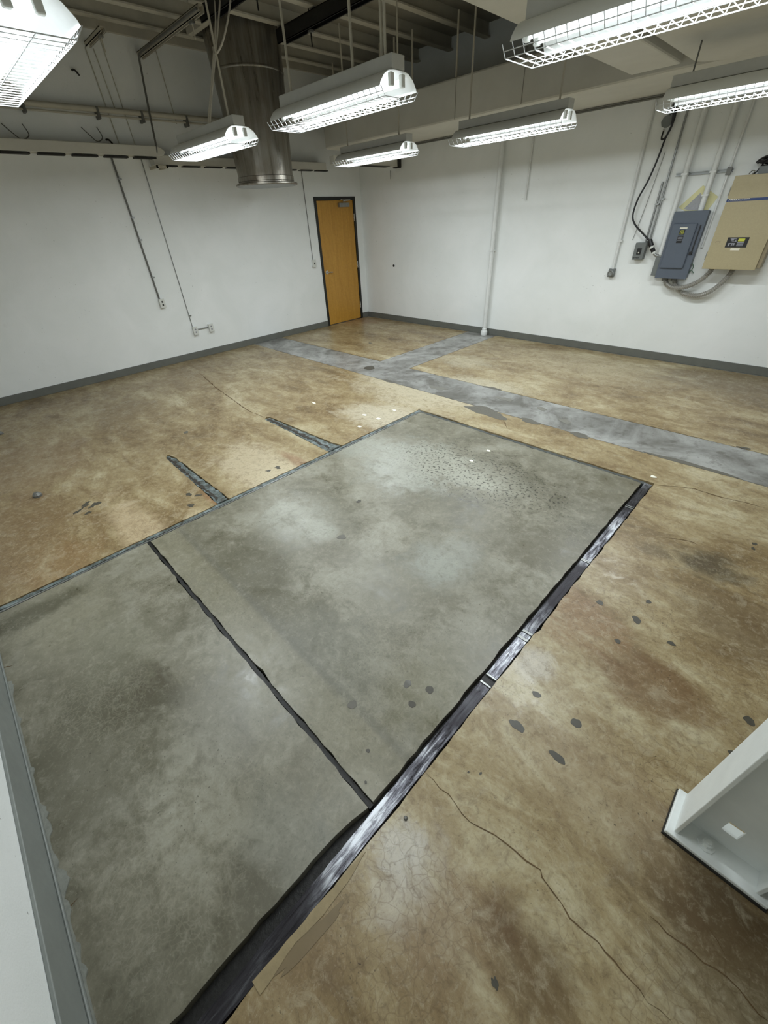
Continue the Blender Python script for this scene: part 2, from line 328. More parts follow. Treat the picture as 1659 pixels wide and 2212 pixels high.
# ------------------------------------------------------------------ mesh helpers
class MB:
    def __init__(s): s.b = bmesh.new()
    def box(s, x0, x1, y0, y1, z0, z1):
        vs = [s.b.verts.new((x, y, z)) for x in (x0, x1) for y in (y0, y1) for z in (z0, z1)]
        for f in ((0,1,3,2),(4,6,7,5),(0,4,5,1),(2,3,7,6),(0,2,6,4),(1,5,7,3)): s.b.faces.new([vs[i] for i in f])
        return s
    def tube(s, pts, r, n=10, cap=True, closed=False):
        pts = [Vector(p) for p in pts]; rs = r if isinstance(r, (list, tuple)) else [r]*len(pts)
        rings = []; up = None
        for i, p in enumerate(pts):
            if closed: d = (pts[(i+1) % len(pts)]-pts[i-1])
            else: d = (pts[min(i+1, len(pts)-1)]-pts[max(i-1, 0)])
            d.normalize()
            if up is None:
                up = Vector((0, 0, 1)) if abs(d.z) < 0.9 else Vector((1, 0, 0))
            a = d.cross(up); a.normalize(); b = a.cross(d); b.normalize(); up = b
            rings.append([s.b.verts.new(p+(a*math.cos(2*math.pi*k/n)+b*math.sin(2*math.pi*k/n))*rs[i]) for k in range(n)])
        m_ = len(rings)
        for i in range(m_ if closed else m_-1):
            A, B = rings[i], rings[(i+1) % m_]
            for k in range(n): s.b.faces.new((A[k], A[(k+1) % n], B[(k+1) % n], B[k]))
        if cap and not closed:
            s.b.faces.new(rings[0][::-1]); s.b.faces.new(rings[-1])
        return s
    def poly(s, pts, z0, z1, jag=0.0, step=0.05, axis='z', seed=1):
        """extruded outline with slightly ragged edges"""
        rnd = random.Random(seed); P = []
        for i, p in enumerate(pts):
            q = pts[(i+1) % len(pts)]; L = math.hypot(q[0]-p[0], q[1]-p[1]); n = max(1, int(L/step)) if jag else 1
            P.append((p[0], p[1]))
            for k in range(1, n):
                t = k/n; nx, ny = -(q[1]-p[1])/L, (q[0]-p[0])/L; j = rnd.uniform(-jag, jag)
                if rnd.random() < 0.04: j *= 2.5
                P.append((p[0]+(q[0]-p[0])*t+nx*j, p[1]+(q[1]-p[1])*t+ny*j))
        f = (lambda a, b, c: (a, b, c)) if axis == 'z' else ((lambda a, b, c: (a, c, b)) if axis == 'y' else (lambda a, b, c: (c, a, b)))
        lo = [s.b.verts.new(f(a, b, z0)) for a, b in P]; hi = [s.b.verts.new(f(a, b, z1)) for a, b in P]
        s.b.faces.new(hi); s.b.faces.new(lo[::-1]); n = len(P)
        for i in range(n): s.b.faces.new((lo[i], lo[(i+1) % n], hi[(i+1) % n], hi[i]))
        return s
    def lathe(s, prof, c, n=32, axis='z'):
        rings = []
        for r, h in prof:
            ring = []
            for k in range(n):
                a = 2*math.pi*k/n; u, v = r*math.cos(a), r*math.sin(a)
                p = (c[0]+u, c[1]+v, c[2]+h) if axis == 'z' else ((c[0]+u, c[1]+h, c[2]+v) if axis == 'y' else (c[0]+h, c[1]+u, c[2]+v))
                ring.append(s.b.verts.new(p))
            rings.append(ring)
        for A, B in zip(rings, rings[1:]):
            for k in range(n): s.b.faces.new((A[k], A[(k+1) % n], B[(k+1) % n], B[k]))
        if prof[0][0] > 1e-6: s.b.faces.new(rings[0][::-1])
        if prof[-1][0] > 1e-6: s.b.faces.new(rings[-1])
        return s
    def build(s, name, mat, parent=None, bevel=0.0, smooth=False, loc=None):
        bmesh.ops.remove_doubles(s.b, verts=s.b.verts, dist=1e-6)
        bmesh.ops.recalc_face_normals(s.b, faces=s.b.faces)
        me = bpy.data.meshes.new(name); s.b.to_mesh(me); s.b.free()
        o = bpy.data.objects.new(name, me); COL.objects.link(o); me.materials.append(mat if not isinstance(mat, str) else M[mat])
        if loc is not None:
            me.transform(Matrix.Translation(-Vector(loc))); o.location = loc
        if parent: 
            o.parent = parent
            pl = parent.location
            if parent.parent: pl = pl + parent.parent.location
            o.location = Vector(o.location) - pl
            if loc is None: 
                pass
        if bevel:
            b = o.modifiers.new('bevel', 'BEVEL'); b.width = bevel; b.segments = 2; b.limit_method = 'ANGLE'
        if smooth:
            for p in me.polygons: p.use_smooth = True
            try: me.set_sharp_from_angle(angle=math.radians(40))
            except Exception: pass
        return o
def tag(o, label=None, cat=None, group=None, kind=None):
    for k, v in (('label', label), ('category', cat), ('group', group), ('kind', kind)):
        if v: o[k] = v
    return o
def thing(name, loc, label, cat, group=None):
    o = bpy.data.objects.new(name, None); COL.objects.link(o); o.location = loc; o.empty_display_size = 0.05
    return tag(o, label, cat, group)
def struct(o): o['kind'] = 'structure'; return o
def copy_tree(o, parent=None):
    c = o.copy(); COL.objects.link(c)
    if parent: c.parent = parent
    for ch in list(o.children): copy_tree(ch, c)
    return c
def bez(pts, n=8):
    """smooth curve through the points"""
    P = [Vector(p) for p in pts]; out = []
    for i in range(len(P)-1):
        a = P[max(i-1, 0)]; b = P[i]; c = P[i+1]; d = P[min(i+2, len(P)-1)]
        for k in range(n):
            t = k/n; out.append(0.5*((2*b)+(c-a)*t+(2*a-5*b+4*c-d)*t*t+(3*b-a-3*c+d)*t**3))
    out.append(P[-1]); return out

# ------------------------------------------------------------------ room shell
XR, YN, ZC = 9.6, -7.53, 3.86
floor = struct(MB().box(-0.1, XR+0.1, YN-0.1, 0.1, -0.16, -0.045).build('floor', 'pit_dark'))
struct(MB().box(-0.1, XR+0.1, YN-0.1, 0.1, ZC, ZC+0.1).build('ceiling', 'dark_wall'))
# left wall has the door opening
DY0, DY1, DZ = -1.192, -0.177, 2.18
wl = struct(MB().box(-0.12, 0, YN-0.1, DY0, -0.16, ZC).box(-0.12, 0, DY1, 0.1, -0.16, ZC).box(-0.12, 0, DY0, DY1, DZ, ZC).box(-0.12, -0.09, DY0, DY1, -0.16, DZ).build('wall_left', 'wall'))
struct(MB().box(-0.0, XR+0.1, 0.0, 0.12, -0.16, ZC).build('wall_back', 'wall'))
struct(MB().box(-0.0, XR+0.1, YN-0.12, YN, -0.16, ZC).build('wall_near', 'wall'))
struct(MB().box(XR, XR+0.12, YN, 0.0, -0.16, ZC).build('wall_right', 'wall'))
struct(MB().box(0, 0.008, YN, DY0, 0.0, 0.105).box(0, 0.008, DY1, 0, 0.0, 0.105).build('baseboard_left', 'base', bevel=0.003))
struct(MB().box(0.008, XR, -0.008, 0, 0.0, 0.105).build('baseboard_back', 'base', bevel=0.003))
bb = struct(MB().box(0.008, XR, YN, YN+0.012, 0.004, 0.165).box(0.008, XR, YN+0.012, YN+0.019, 0.004, 0.018).build('baseboard_near', 'base_light', bevel=0.003))
struct(MB().box(XR-0.008, XR, YN, 0, 0.0, 0.105).build('baseboard_right', 'base'))

# ------------------------------------------------------------------ floor slabs (tops at z = 0)
def slab(name, pts, mat, jag, seed, top=0.0, bottom=-0.05, step=0.05, label=None):
    o = MB().poly(pts, bottom, top, jag, step, seed=seed).build(name, mat, floor)
    if label: o['label'] = label
    return o
slab('concrete_slab', [(0.0, -2.381), (2.768, -2.381), (2.768, -0.02), (0.0, -0.02)], 'brown', 0.003, 1)
slab('concrete_slab', [(3.392, -2.381), (XR, -2.381), (XR, -0.02), (3.392, -0.02)], 'brown', 0.005, 2)
slab('infill_strip', [(0.009, -2.996), (XR, -2.996), (XR, -2.391), (3.384, -2.391), (3.384, -0.010), (2.776, -0.010), (2.776, -2.391), (0.009, -2.391)], 'infill', 0.003, 3, label='smooth grey T-shaped concrete infill strip')
WX, EX, NY, DVY = 4.52, 7.005, -3.49, -6.594
slab('concrete_slab', [(0.0, YN), (WX, YN), (WX, -6.02), (3.36, -5.985), (3.30, -5.955), (3.32, -5.935), (3.42, -5.915), (WX, -5.915), (WX, -4.85), (3.30, -4.822), (3.27, -4.78), (3.30, -4.745), (4.40, -4.70), (WX, -4.67), (WX, NY), (EX, NY), (EX, YN), (XR, YN), (XR, -3.004), (0.0, -3.004)], 'brown', 0.004, 4)
slab('patch_slab', [(4.588, -6.580), (6.925, -6.580), (6.925, -3.548), (4.588, -3.548)], 'grey', 0.004, 5, label='grey concrete patch, larger half beyond the dark joint')
slab('patch_slab', [(4.588, YN), (6.885, YN), (6.900, -6.75), (6.925, -6.606), (4.588, -6.606)], 'grey', 0.004, 6, label='grey concrete patch, half beside the near wall')
# joints around the patch
slab('joint_filler', [(4.526, YN), (4.556, YN), (4.556, -3.50), (4.526, -3.50)], 'filler', 0.004, 7, -0.004, -0.046, 0.03)
slab('joint_edge', [(4.564, YN), (4.577, YN), (4.577, -3.525), (4.564, -3.525)], 'galv', 0.002, 8, -0.003, -0.046, 0.06, 'thin bright metal edging')
slab('joint_filler', [(4.55, -3.536), (6.95, -3.536), (6.95, -3.503), (4.55, -3.503)], 'filler_dark', 0.006, 9, -0.006, -0.046, 0.03)
slab('joint_filler', [(4.58, -6.603), (6.93, -6.603), (6.93, -6.583), (4.58, -6.583)], 'pit_dark', 0.003, 10, -0.012, -0.046, 0.04)
for k, pts in enumerate(([(3.31, -5.982), (4.50, -6.01), (4.50, -5.925), (3.42, -5.925), (3.33, -5.945)], [(3.29, -4.815), (4.50, -4.84), (4.50, -4.685), (4.40, -4.71), (3.31, -4.755)])):
    slab('slot_filler', pts, 'filler', 0.008, 20+k, -0.006, -0.046, 0.03, 'corroded dark and green filler in a short floor slot')
    a = pts[0]; b = pts[1]; c_ = (4.45, pts[2][1])
    slab('slot_stain', [(pts[3][0]-0.05 if k == 0 else 3.33, pts[4][1]-0.008), (4.44, (pts[1][1]+pts[2][1])/2-0.012), (4.46, (pts[1][1]+pts[2][1])/2-0.036), (3.33, pts[0][1]+0.008)], 'slot_rust', 0.013, 30+k, -0.003, -0.02, 0.025, 'dark brown rust along the slot')
# steel trench bar in lengths
cuts = [-3.515, -3.93, -3.96, -4.715, -4.735, -5.46, -5.475, -5.51, -5.525, -5.815, -5.875, -7.53]
for i, (a, b) in enumerate(zip(cuts, cuts[1:])):
    if i % 2 == 0:
        slab('trench_bar', [(6.945, b+0.004), (6.998, b+0.004), (6.998, a-0.004), (6.945, a-0.004)], 'trench', 0.0015, 40+i, -0.004+0.0012*(i % 3), -0.03, 0.04)
    else:
        slab('trench_joint', [(6.942, b), (7.000, b), (7.000, a), (6.942, a)], 'pit_dark', 0.003, 40+i, -0.010, -0.04, 0.02)
        for yy in (a-0.004, b+0.004):
            slab('trench_clip', [(6.944, yy-0.005), (6.999, yy-0.003), (6.999, yy+0.004), (6.944, yy+0.005)], 'galv', 0.001, 60+i, 0.0, -0.03, 0.02)

slab('mortar_sliver', [(7.006, -6.762), (7.015, -6.704), (7.03, -6.801), (7.033, -6.909), (7.019, -7.009), (7.026, -7.083), (7.031, -7.147), (6.991, -7.15), (6.993, -7.103), (6.998, -6.994), (7, -6.902)], 'sliver', 0.002, 80, 0.0022, -0.01, 0.03, 'pale mortar sliver along the near end of the steel bar')
# flat marks on the slabs
def blot(name, cx, cy, rx, ry, mat, seed, rot=0.0, z=0.0012, n=22, rag=0.18, label=None, th=0.0015):
    rnd = random.Random(seed); P = []
    ph = [rnd.uniform(0, 6.28) for _ in range(4)]
    for k in range(n):
        a = 2*math.pi*k/n; rag = rag if k else rag+0.06; r = 1+rag*(0.5*math.sin(2*a+ph[0])+0.35*math.sin(3*a+ph[1])+0.3*math.sin(5*a+ph[2]))+rnd.uniform(-rag, rag)*0.25
        u, v = rx*r*math.cos(a), ry*r*math.sin(a)
        P.append((cx+u*math.cos(rot)-v*math.sin(rot), cy+u*math.sin(rot)+v*math.cos(rot)))
    o = MB().poly(P, z-th, z).build(name, mat, floor)
    if label: o['label'] = label
    return o
M['spot_dark'] = simple('dark_spot_mortar', srgb(74, 71, 62), 0.4, var=0.1, scale=60)
M['strip_stain'] = simple('damp_stain', srgb(118, 116, 108), 0.35, var=0.1, scale=30)
blot('floor_spot', 7.044, -6.977, 0.018, 0.14, 'smear', 100, -0.1, rag=0.25)
blot('floor_spot', 7.18, -5.943, 0.02, 0.034, 'spot_dark', 101, 1.5, rag=0.15)
blot('floor_spot', 7.361, -5.757, 0.021, 0.021, 'spot_dark', 102, 0, rag=0.1)
blot('floor_spot', 7.364, -5.944, 0.016, 0.034, 'spot_dark', 103, 1.6, rag=0.1)
blot('floor_spot', 7.173, -5.754, 0.02, 0.014, 'spot_dark', 104, 0, rag=0.1)
blot('floor_spot', 6.578, -6.378, 0.021, 0.021, 'patch_dark', 105, 0, rag=0.12)
blot('floor_spot', 6.698, -6.127, 0.018, 0.02, 'infill', 106, 0, rag=0.1)
blot('floor_spot', 6.795, -6.076, 0.018, 0.02, 'spot_dark', 107, 0, rag=0.1)
blot('floor_spot', 6.78, -6.186, 0.017, 0.016, 'spot_dark', 108, 0, rag=0.1)
blot('floor_spot', 7.171, -5.01, 0.016, 0.018, 'spot_dark', 109, 0, rag=0.2)
blot('floor_spot', 7.361, -5, 0.02, 0.026, 'spot_dark', 110, 1, rag=0.2)
blot('floor_spot', 7.367, -4.823, 0.014, 0.014, 'spot_dark', 111, 0, rag=0.1)
blot('floor_spot', 7.891, -5.244, 0.02, 0.02, 'spot_dark', 112, 0, rag=0.15)
blot('floor_spot', 7.866, -5.447, 0.012, 0.014, 'spot_dark', 113, 0, rag=0.2)
blot('floor_spot', 7.509, -6.647, 0.008, 0.014, 'spot_dark', 114, 1.2, rag=0.3)
blot('floor_spot', 7.132, -6.241, 0.004, 0.004, 'spot_dark', 115, 0, rag=0.2)
blot('floor_spot', 7.17, -6.211, 0.005, 0.006, 'spot_dark', 116, 0, rag=0.2)
blot('floor_spot', 7.337, -5.207, 0.012, 0.016, 'spot_dark', 117, 1, rag=0.2)
blot('floor_spot', 5.373, -5.232, 0.02, 0.02, 'spot_dark', 118, 0, rag=0.3)
blot('floor_spot', 5.609, -5.615, 0.03, 0.025, 'patch_dark', 119, 0, rag=0.3)
blot('floor_spot', 2.914, -5.589, 0.03, 0.025, 'patch_dark', 120, 0, rag=0.2)
blot('floor_spot', 6.777, -6.466, 0.008, 0.008, 'spot_dark', 121, 0, rag=0.2)
blot('floor_spot', 6.856, -6.554, 0.006, 0.005, 'spot_dark', 122, 0, rag=0.2)
blot('floor_spot', 4.191, -6.117, 0.03, 0.02, 'spot_dark', 123, 0, rag=0.2)
blot('floor_spot', 4.368, -6.179, 0.03, 0.02, 'spot_dark', 124, 0, rag=0.3)
blot('floor_spot', 4.267, -6.07, 0.035, 0.012, 'spot_dark', 125, 0.8, rag=0.3)
blot('floor_spot', 4.393, -5.356, 0.03, 0.02, 'spot_dark', 126, 0.5, rag=0.5)
blot('floor_spot', 4.377, -5.446, 0.02, 0.015, 'spot_dark', 127, 0.5, rag=0.5)
blot('floor_spot', 3.659, -6.775, 0.05, 0.02, 'spot_dark', 128, 2.2, rag=0.5)
blot('floor_spot', 3.722, -6.721, 0.05, 0.025, 'spot_dark', 129, 2.2, rag=0.5)
blot('floor_spot', 3.724, -6.849, 0.04, 0.015, 'spot_dark', 130, 2.2, rag=0.5)
blot('floor_spot', 3.813, -6.796, 0.02, 0.02, 'spot_dark', 131, 2.2, rag=0.5)
blot('floor_spot', 2.886, -2.732, 0.085, 0.085, 'spot_dark', 132, 0, rag=0.08)
blot('floor_spot', 5.146, -3.08, 0.26, 0.1, 'patch_dark', 133, 0.05, rag=0.35)
blot('floor_spot', 5.663, -3.008, 0.11, 0.05, 'patch_dark', 134, 0, rag=0.25)
blot('floor_spot', 6.195, -3.01, 0.1, 0.045, 'patch_dark', 135, 0, rag=0.25)
blot('floor_spot', 3.526, -2.989, 0.1, 0.035, 'patch_dark', 136, 0, rag=0.3)
blot('floor_spot', 4.792, -2.379, 0.12, 0.03, 'patch_dark', 137, 0, rag=0.3)
blot('floor_spot', 7.13, -2.981, 0.3, 0.035, 'patch_dark', 138, 0, rag=0.3)
blot('floor_spot', 7.409, -2.364, 0.05, 0.02, 'spot_dark', 139, 0, rag=0.3)
blot('floor_spot', 1.815, -1.683, 0.05, 0.02, 'patch_dark', 140, 0, rag=0.4)
blot('floor_spot', 7.88, -5.867, 0.05, 0.022, 'patch_dark', 141, 0, rag=0.35)
blot('floor_spot', 7.538, -5.039, 0.02, 0.012, 'spot_dark', 142, 0.4, rag=0.3)
blot('floor_spot', 7.704, -3.858, 0.014, 0.014, 'spot_dark', 143, 0, rag=0.2)
blot('floor_spot', 7.706, -3.917, 0.01, 0.014, 'spot_dark', 144, 0, rag=0.2)
blot('floor_spot', 4.241, -2.796, 0.14, 0.05, 'strip_stain', 145, 0, rag=0.3)
blot('floor_spot', 5.12, -2.614, 0.1, 0.05, 'strip_stain', 146, 0, rag=0.3)
blot('floor_spot', 5.597, -2.623, 0.06, 0.04, 'strip_stain', 147, 0, rag=0.3)
blot('floor_spot', 5.941, -2.786, 0.06, 0.05, 'strip_stain', 148, 0, rag=0.3)
def crack(pts, wd, seed, mat='crack'):
    rnd = random.Random(seed); P = [Vector((a, b)) for a, b in pts]; Q = []
    for p, q in zip(P, P[1:]):
        n = max(2, int((q-p).length/0.035)); d = (q-p).normalized(); nn = Vector((-d.y, d.x))
        for k in range(n): Q.append(p+(q-p)*(k/n)+nn*rnd.uniform(-0.006, 0.006))
    Q.append(P[-1]); b = MB(); L = []; Rr = []
    for i, p in enumerate(Q):
        d = (Q[min(i+1, len(Q)-1)]-Q[max(i-1, 0)]).normalized(); nn = Vector((-d.y, d.x)); ww = wd*rnd.uniform(0.3, 1.2)*min(1, 4*min(i, len(Q)-1-i)/len(Q)+0.25)
        L.append(b.b.verts.new((p.x+nn.x*ww, p.y+nn.y*ww, 0.0009))); Rr.append(b.b.verts.new((p.x-nn.x*ww, p.y-nn.y*ww, 0.0009)))
    for i in range(len(Q)-1): b.b.faces.new((L[i], L[i+1], Rr[i+1], Rr[i]))
    return b.build('crack', mat, floor)
crack([(7.004, -6.355), (7.046, -6.362), (7.159, -6.362), (7.231, -6.374), (7.318, -6.339), (7.39, -6.334), (7.481, -6.324), (7.515, -6.341), (7.573, -6.346), (7.605, -6.367), (7.688, -6.357), (7.742, -6.357), (7.784, -6.367), (7.836, -6.376), (7.892, -6.367)], 0.0022, 200)
crack([(7.784, -6.179), (7.831, -6.184), (7.88, -6.183), (7.928, -6.182), (7.982, -6.167), (8.039, -6.183), (8.078, -6.184)], 0.0028, 201)
crack([(7.017, -3.512), (7.114, -3.447), (7.256, -3.378), (7.438, -3.383), (7.601, -3.346), (7.705, -3.34)], 0.006, 202)
crack([(0.858, -4.491), (1.829, -4.668), (2.438, -4.747), (2.965, -4.817), (3.262, -4.793)], 0.008, 203)
crack([(5.068, -7.529), (5.083, -7.501), (5.097, -7.472)], 0.003, 204)
crack([(6.395, -7.53), (6.4, -7.501), (6.394, -7.472)], 0.0016, 205)
crack([(7.261, -4.155), (7.397, -4.099), (7.436, -4.101)], 0.004, 206)
crack([(5.373, -3.083), (5.565, -3.311)], 0.006, 207)
crack([(7.913, -6.083), (7.974, -6.125)], 0.0012, 208)

# ragged caulk along the near baseboard
b_ = MB(); rnd = random.Random(5); P = [(x_, YN+0.02) for x_ in (5.2, 9.5)]
Q = []; x_ = 9.5
while x_ > 5.2:
    Q.append((x_, YN+0.024+max(0, 0.012*math.sin(x_*5.3)+0.009*math.sin(x_*23+1)+0.006*math.sin(x_*61)+rnd.uniform(-0.006, 0.006)))); x_ -= 0.016
MB().poly([(5.2, YN+0.019), (9.5, YN+0.019)]+Q, 0.0, 0.006).build('caulk_bead', 'caulk', bb)['label'] = 'ragged grey caulk at the foot of the baseboard'

# ------------------------------------------------------------------ door
door = thing('door_1', (0, (DY0+DY1)/2, 0), 'honey wood veneer door in a black metal frame beside the far corner', 'door'); door['kind'] = 'structure'
for k in ('label', 'category'): 
    if k in door: del door[k]
FR = 0.052
MB().box(-0.085, 0.012, DY0, DY0+FR, 0, DZ).box(-0.085, 0.012, DY1-FR, DY1, 0, DZ).box(-0.085, 0.012, DY0+FR, DY1-FR, DZ-FR, DZ).build('door_frame', 'black_frame', door, bevel=0.003)
dl = MB().box(-0.05, -0.006, DY0+FR+0.003, DY1-FR-0.003, 0.012, DZ-FR-0.003).build('door_leaf', 'wood', door, bevel=0.002)
for z in (0.28, 1.05, 1.85): MB().box(-0.004, 0.016, DY1-FR-0.010, DY1-FR+0.008, z-0.06, z+0.06).build('hinge', 'chrome', dl)
hn = MB().lathe([(0.0, 0.0), (0.033, 0.0), (0.033, 0.012), (0.012, 0.014), (0.012, 0.05)], (-0.006, DY0+FR+0.075, 0.98), 20, 'x')
hn.tube([(0.042, DY0+FR+0.075, 0.98), (0.046, DY0+FR+0.12, 0.982), (0.040, DY0+FR+0.19, 0.975)], 0.010, 10).build('door_handle', 'chrome', dl, smooth=True)
MB().box(-0.008, 0.002, DY0+FR-0.004, DY0+FR+0.012, 0.14, 0.17).build('strike_plate', 'chrome', dl)
cl = MB().box(-0.006, 0.055, -0.62, -0.37, 2.02, 2.085).build('door_closer', 'galv', dl, bevel=0.004)
MB().tube([(0.045, -0.50, 2.09), (0.05, -0.52, 2.115), (0.075, -0.36, 2.125)], 0.008, 8).tube([(0.075, -0.36, 2.125), (0.012, -0.55, 2.14)], 0.007, 8).build('closer_arm', 'chrome', door)

# ------------------------------------------------------------------ ceiling structure
cs = bpy.data.objects['ceiling']
x = 0.53; i = 0
while x < XR-0.1:
    if abs(x-1.01) > 0.1:
        MB().box(x-0.045, x+0.045, YN, 0, 3.72, 3.735).box(x-0.006, x+0.006, YN, 0, 3.735, ZC).build('joist', 'joist', cs)
    else:
        for a, b in ((YN, -3.27), (-2.18, 0)):
            MB().box(x-0.045, x+0.045, a, b, 3.72, 3.735).box(x-0.006, x+0.006, a, b, 3.735, ZC).build('joist', 'joist', cs)
    x += 0.48 if x < 1.4 else 0.62
MB().box(0, 0.05, YN, 0, 3.76, ZC).build('wall_ledger', 'joist', cs)
MB().box(0.58, 1.46, -3.27, -3.20, 3.72, 3.80).box(0.58, 1.46, -2.25, -2.18, 3.72, 3.80).build('curb_frame', 'joist', cs)
MB().box(0.6, 1.42, -3.20, -2.25, 3.835, 3.858).build('opening_cover', 'black', cs)

# ------------------------------------------------------------------ exhaust stack
SX, SY = 0.90, -2.70
st = thing('exhaust_stack', (SX, SY, 2.28), 'large round stainless exhaust duct hanging through the ceiling opening', 'duct')
MB().lathe([(0.383, 0.03), (0.388, 0.10), (0.470, 1.44), (0.470, 1.55)], (SX, SY, 2.28), 64).build('duct_tube', 'stack', st, smooth=True)
MB().lathe([(0.430, -0.012), (0.442, -0.004), (0.442, 0.012), (0.430, 0.018), (0.392, 0.022), (0.392, 0.034), (0.398, 0.04), (0.398, 0.085), (0.392, 0.09)], (SX, SY, 2.28), 64).build('bottom_flange', 'stack', st, smooth=True)
MB().lathe([(0.0, -0.014), (0.41, -0.014), (0.415, -0.006), (0.0, -0.006)], (SX, SY, 2.28), 48).build('end_cap', 'galv', st)
MB().lathe([(0.452, 1.10), (0.457, 1.11), (0.457, 1.125), (0.453, 1.13)], (SX, SY, 2.28), 64).build('seam_band', 'stack', st, smooth=True)
MB().lathe([(0.413, 0.62), (0.4185, 0.625), (0.4185, 0.64), (0.415, 0.645)], (SX, SY, 2.28), 64).build('seam_band', 'stack', st, smooth=True)

# black hanger beams carrying the stack, cream strut with conduit
def beam(name, x0, x1, y0, y1, z0, z1, mat, label, cat, group=None, rods=(), rod_mat='black'):
    t = thing(name, ((x0+x1)/2, (y0+y1)/2, z0), label, cat, group)
    w_ = 0.006
    MB().box(x0, x1, y0, y0+w_, z0, z1).box(x0, x1, y1-w_, y1, z0, z1).box(x0, x1, y0, y1, z1-w_, z1).box(x0, x1, y0, y0+0.014, z0, z0+w_).box(x0, x1, y1-0.014, y1, z0, z0+w_).build('channel', mat, t)
    for xx in rods:
        r = MB().tube([(xx, (y0+y1)/2, z0-0.13), (xx, (y0+y1)/2, ZC)], 0.007, 8).build('threaded_rod', rod_mat, t)
        MB().box(xx-0.03, xx+0.03, (y0+y1)/2-0.02, (y0+y1)/2+0.02, z0-0.022, z0-0.002).build('rod_nut', 'galv', r)
    return t
beam('hanger_beam', 1.42, 5.1, -2.55, -2.45, 3.58, 3.70, 'black', 'black steel channel on threaded rods, right of the exhaust stack', 'beam', 'black hanger beams', (2.02, 4.2))
beam('hanger_beam', 1.60, 5.1, -3.62, -3.52, 3.55, 3.66, 'black', 'black steel channel ending at the cream strut, left of the stack', 'beam', 'black hanger beams', (2.6, 4.4))
beam('strut_channel', 0.0, 1.75, -3.70, -3.64, 3.58, 3.64, 'cream', 'cream strut running from the left wall to the black channel', 'strut', None, (1.5,), 'cream')
beam('strut_channel', 0.02, 0.62, -4.30, -4.24, 3.60, 3.64, 'cream', 'short cream strut bracket high on the left wall', 'strut', None, (0.5,), 'cream')
cn = MB().tube(bez([(1.75, -3.725, 3.60), (0.9, -3.725, 3.60), (0.2, -3.725, 3.60), (0.11, -3.73, 3.57), (0.09, -3.74, 3.48), (0.12, -3.80, 3.1), (0.17, -3.86, 2.75), (0.17, -3.88, 2.66)], 6), 0.012, 8).build('conduit', 'dark_conduit', smooth=True)
tag(cn, 'dark bent conduit dropping from the cream strut to the wall raceway', 'conduit')
# white cables hanging from the strut down to the light
for k, pts in enumerate(([(1.95, -3.62, 3.62), (2.02, -3.7, 3.45), (2.12, -3.85, 3.2), (2.16, -4.0, 2.9), (2.20, -4.17, 2.55)], [(2.05, -3.62, 3.6), (2.08, -3.7, 3.45), (2.16, -3.85, 3.2), (2.19, -4.0, 2.9), (2.24, -4.17, 2.55)],
                         [(2.25, -3.60, 3.62), (2.30, -3.72, 3.42), (2.27, -3.82, 3.25), (2.17, -3.86, 3.19), (2.12, -3.84, 3.25)])):
    c_ = MB().tube(bez(pts), 0.008, 8).build('lamp_cable', 'cable_white', smooth=True)
    tag(c_, ['white cable drooping to the light left of the stack, outer strand', 'white cable drooping to the light left of the stack, inner strand', 'white cable looping back up beside the stack'][k], 'cable', 'white cables beside the stack')

# big insulated ducts
DZ0, DZ1, DYF = 2.79, 3.18, -1.13
dm = thing('ceiling_duct', (5, -0.56, DZ0), 'long white boxed duct running along the back wall above the lights', 'duct')
MB().poly([(0.42, DYF), (XR, DYF), (XR, -0.003), (0.42, -0.003), (0.36, -0.10), (0.34, -0.55), (0.36, -1.05)], DZ0, DZ1).build('duct_body', 'duct', dm, bevel=0.02)
for xx in (3.08, 4.02): MB().box(xx-0.004, xx+0.004, DYF-0.004, DYF, DZ0+0.01, DZ1-0.01).build('seam', 'dark_wall', dm)
for xx in (0.75, 1.75, 2.02, 2.34, 3.06): MB().tube([(xx, DYF+0.02, DZ1), (xx, DYF+0.02, 3.72)], 0.012, 8).build('hanger_rod', 'cream', dm)
for yy, rr in ((-0.10, 0.010), (-0.20, 0.007)):
    MB().tube([(0.45, yy, DZ0-rr-0.004), (XR, yy, DZ0-rr-0.004)], rr, 8).build('conduit_run', 'dark_conduit', dm)
d2 = thing('cross_duct', (5.4, -4, DZ0+0.03), 'boxed white duct crossing the ceiling towards the camera', 'duct')
MB().box(5.21, 5.64, YN+0.01, DYF-0.05, DZ0+0.03, 3.40).build('duct_body', 'duct', d2, bevel=0.015)
d3 = thing('wide_duct', (7.5, -4, DZ0), 'wide white duct with rounded corner at the ceiling right edge', 'duct')
pr = [(5.94, -1.16), (5.90, -1.20), (5.84, -1.24), (5.80, -1.30), (5.79, -1.40)]
MB().poly([(XR-0.01, DYF-0.01)]+[(5.95, DYF-0.01)]+pr+[(5.79, YN+0.01), (XR-0.01, YN+0.01)], DZ0, 3.42).build('duct_body', 'duct', d3)
MB().tube([(4.03, DYF-0.03, DZ1-0.02), (4.03, DYF-0.03, 3.72)], 0.007, 6).build('hanger_rod', 'dark_conduit', dm)

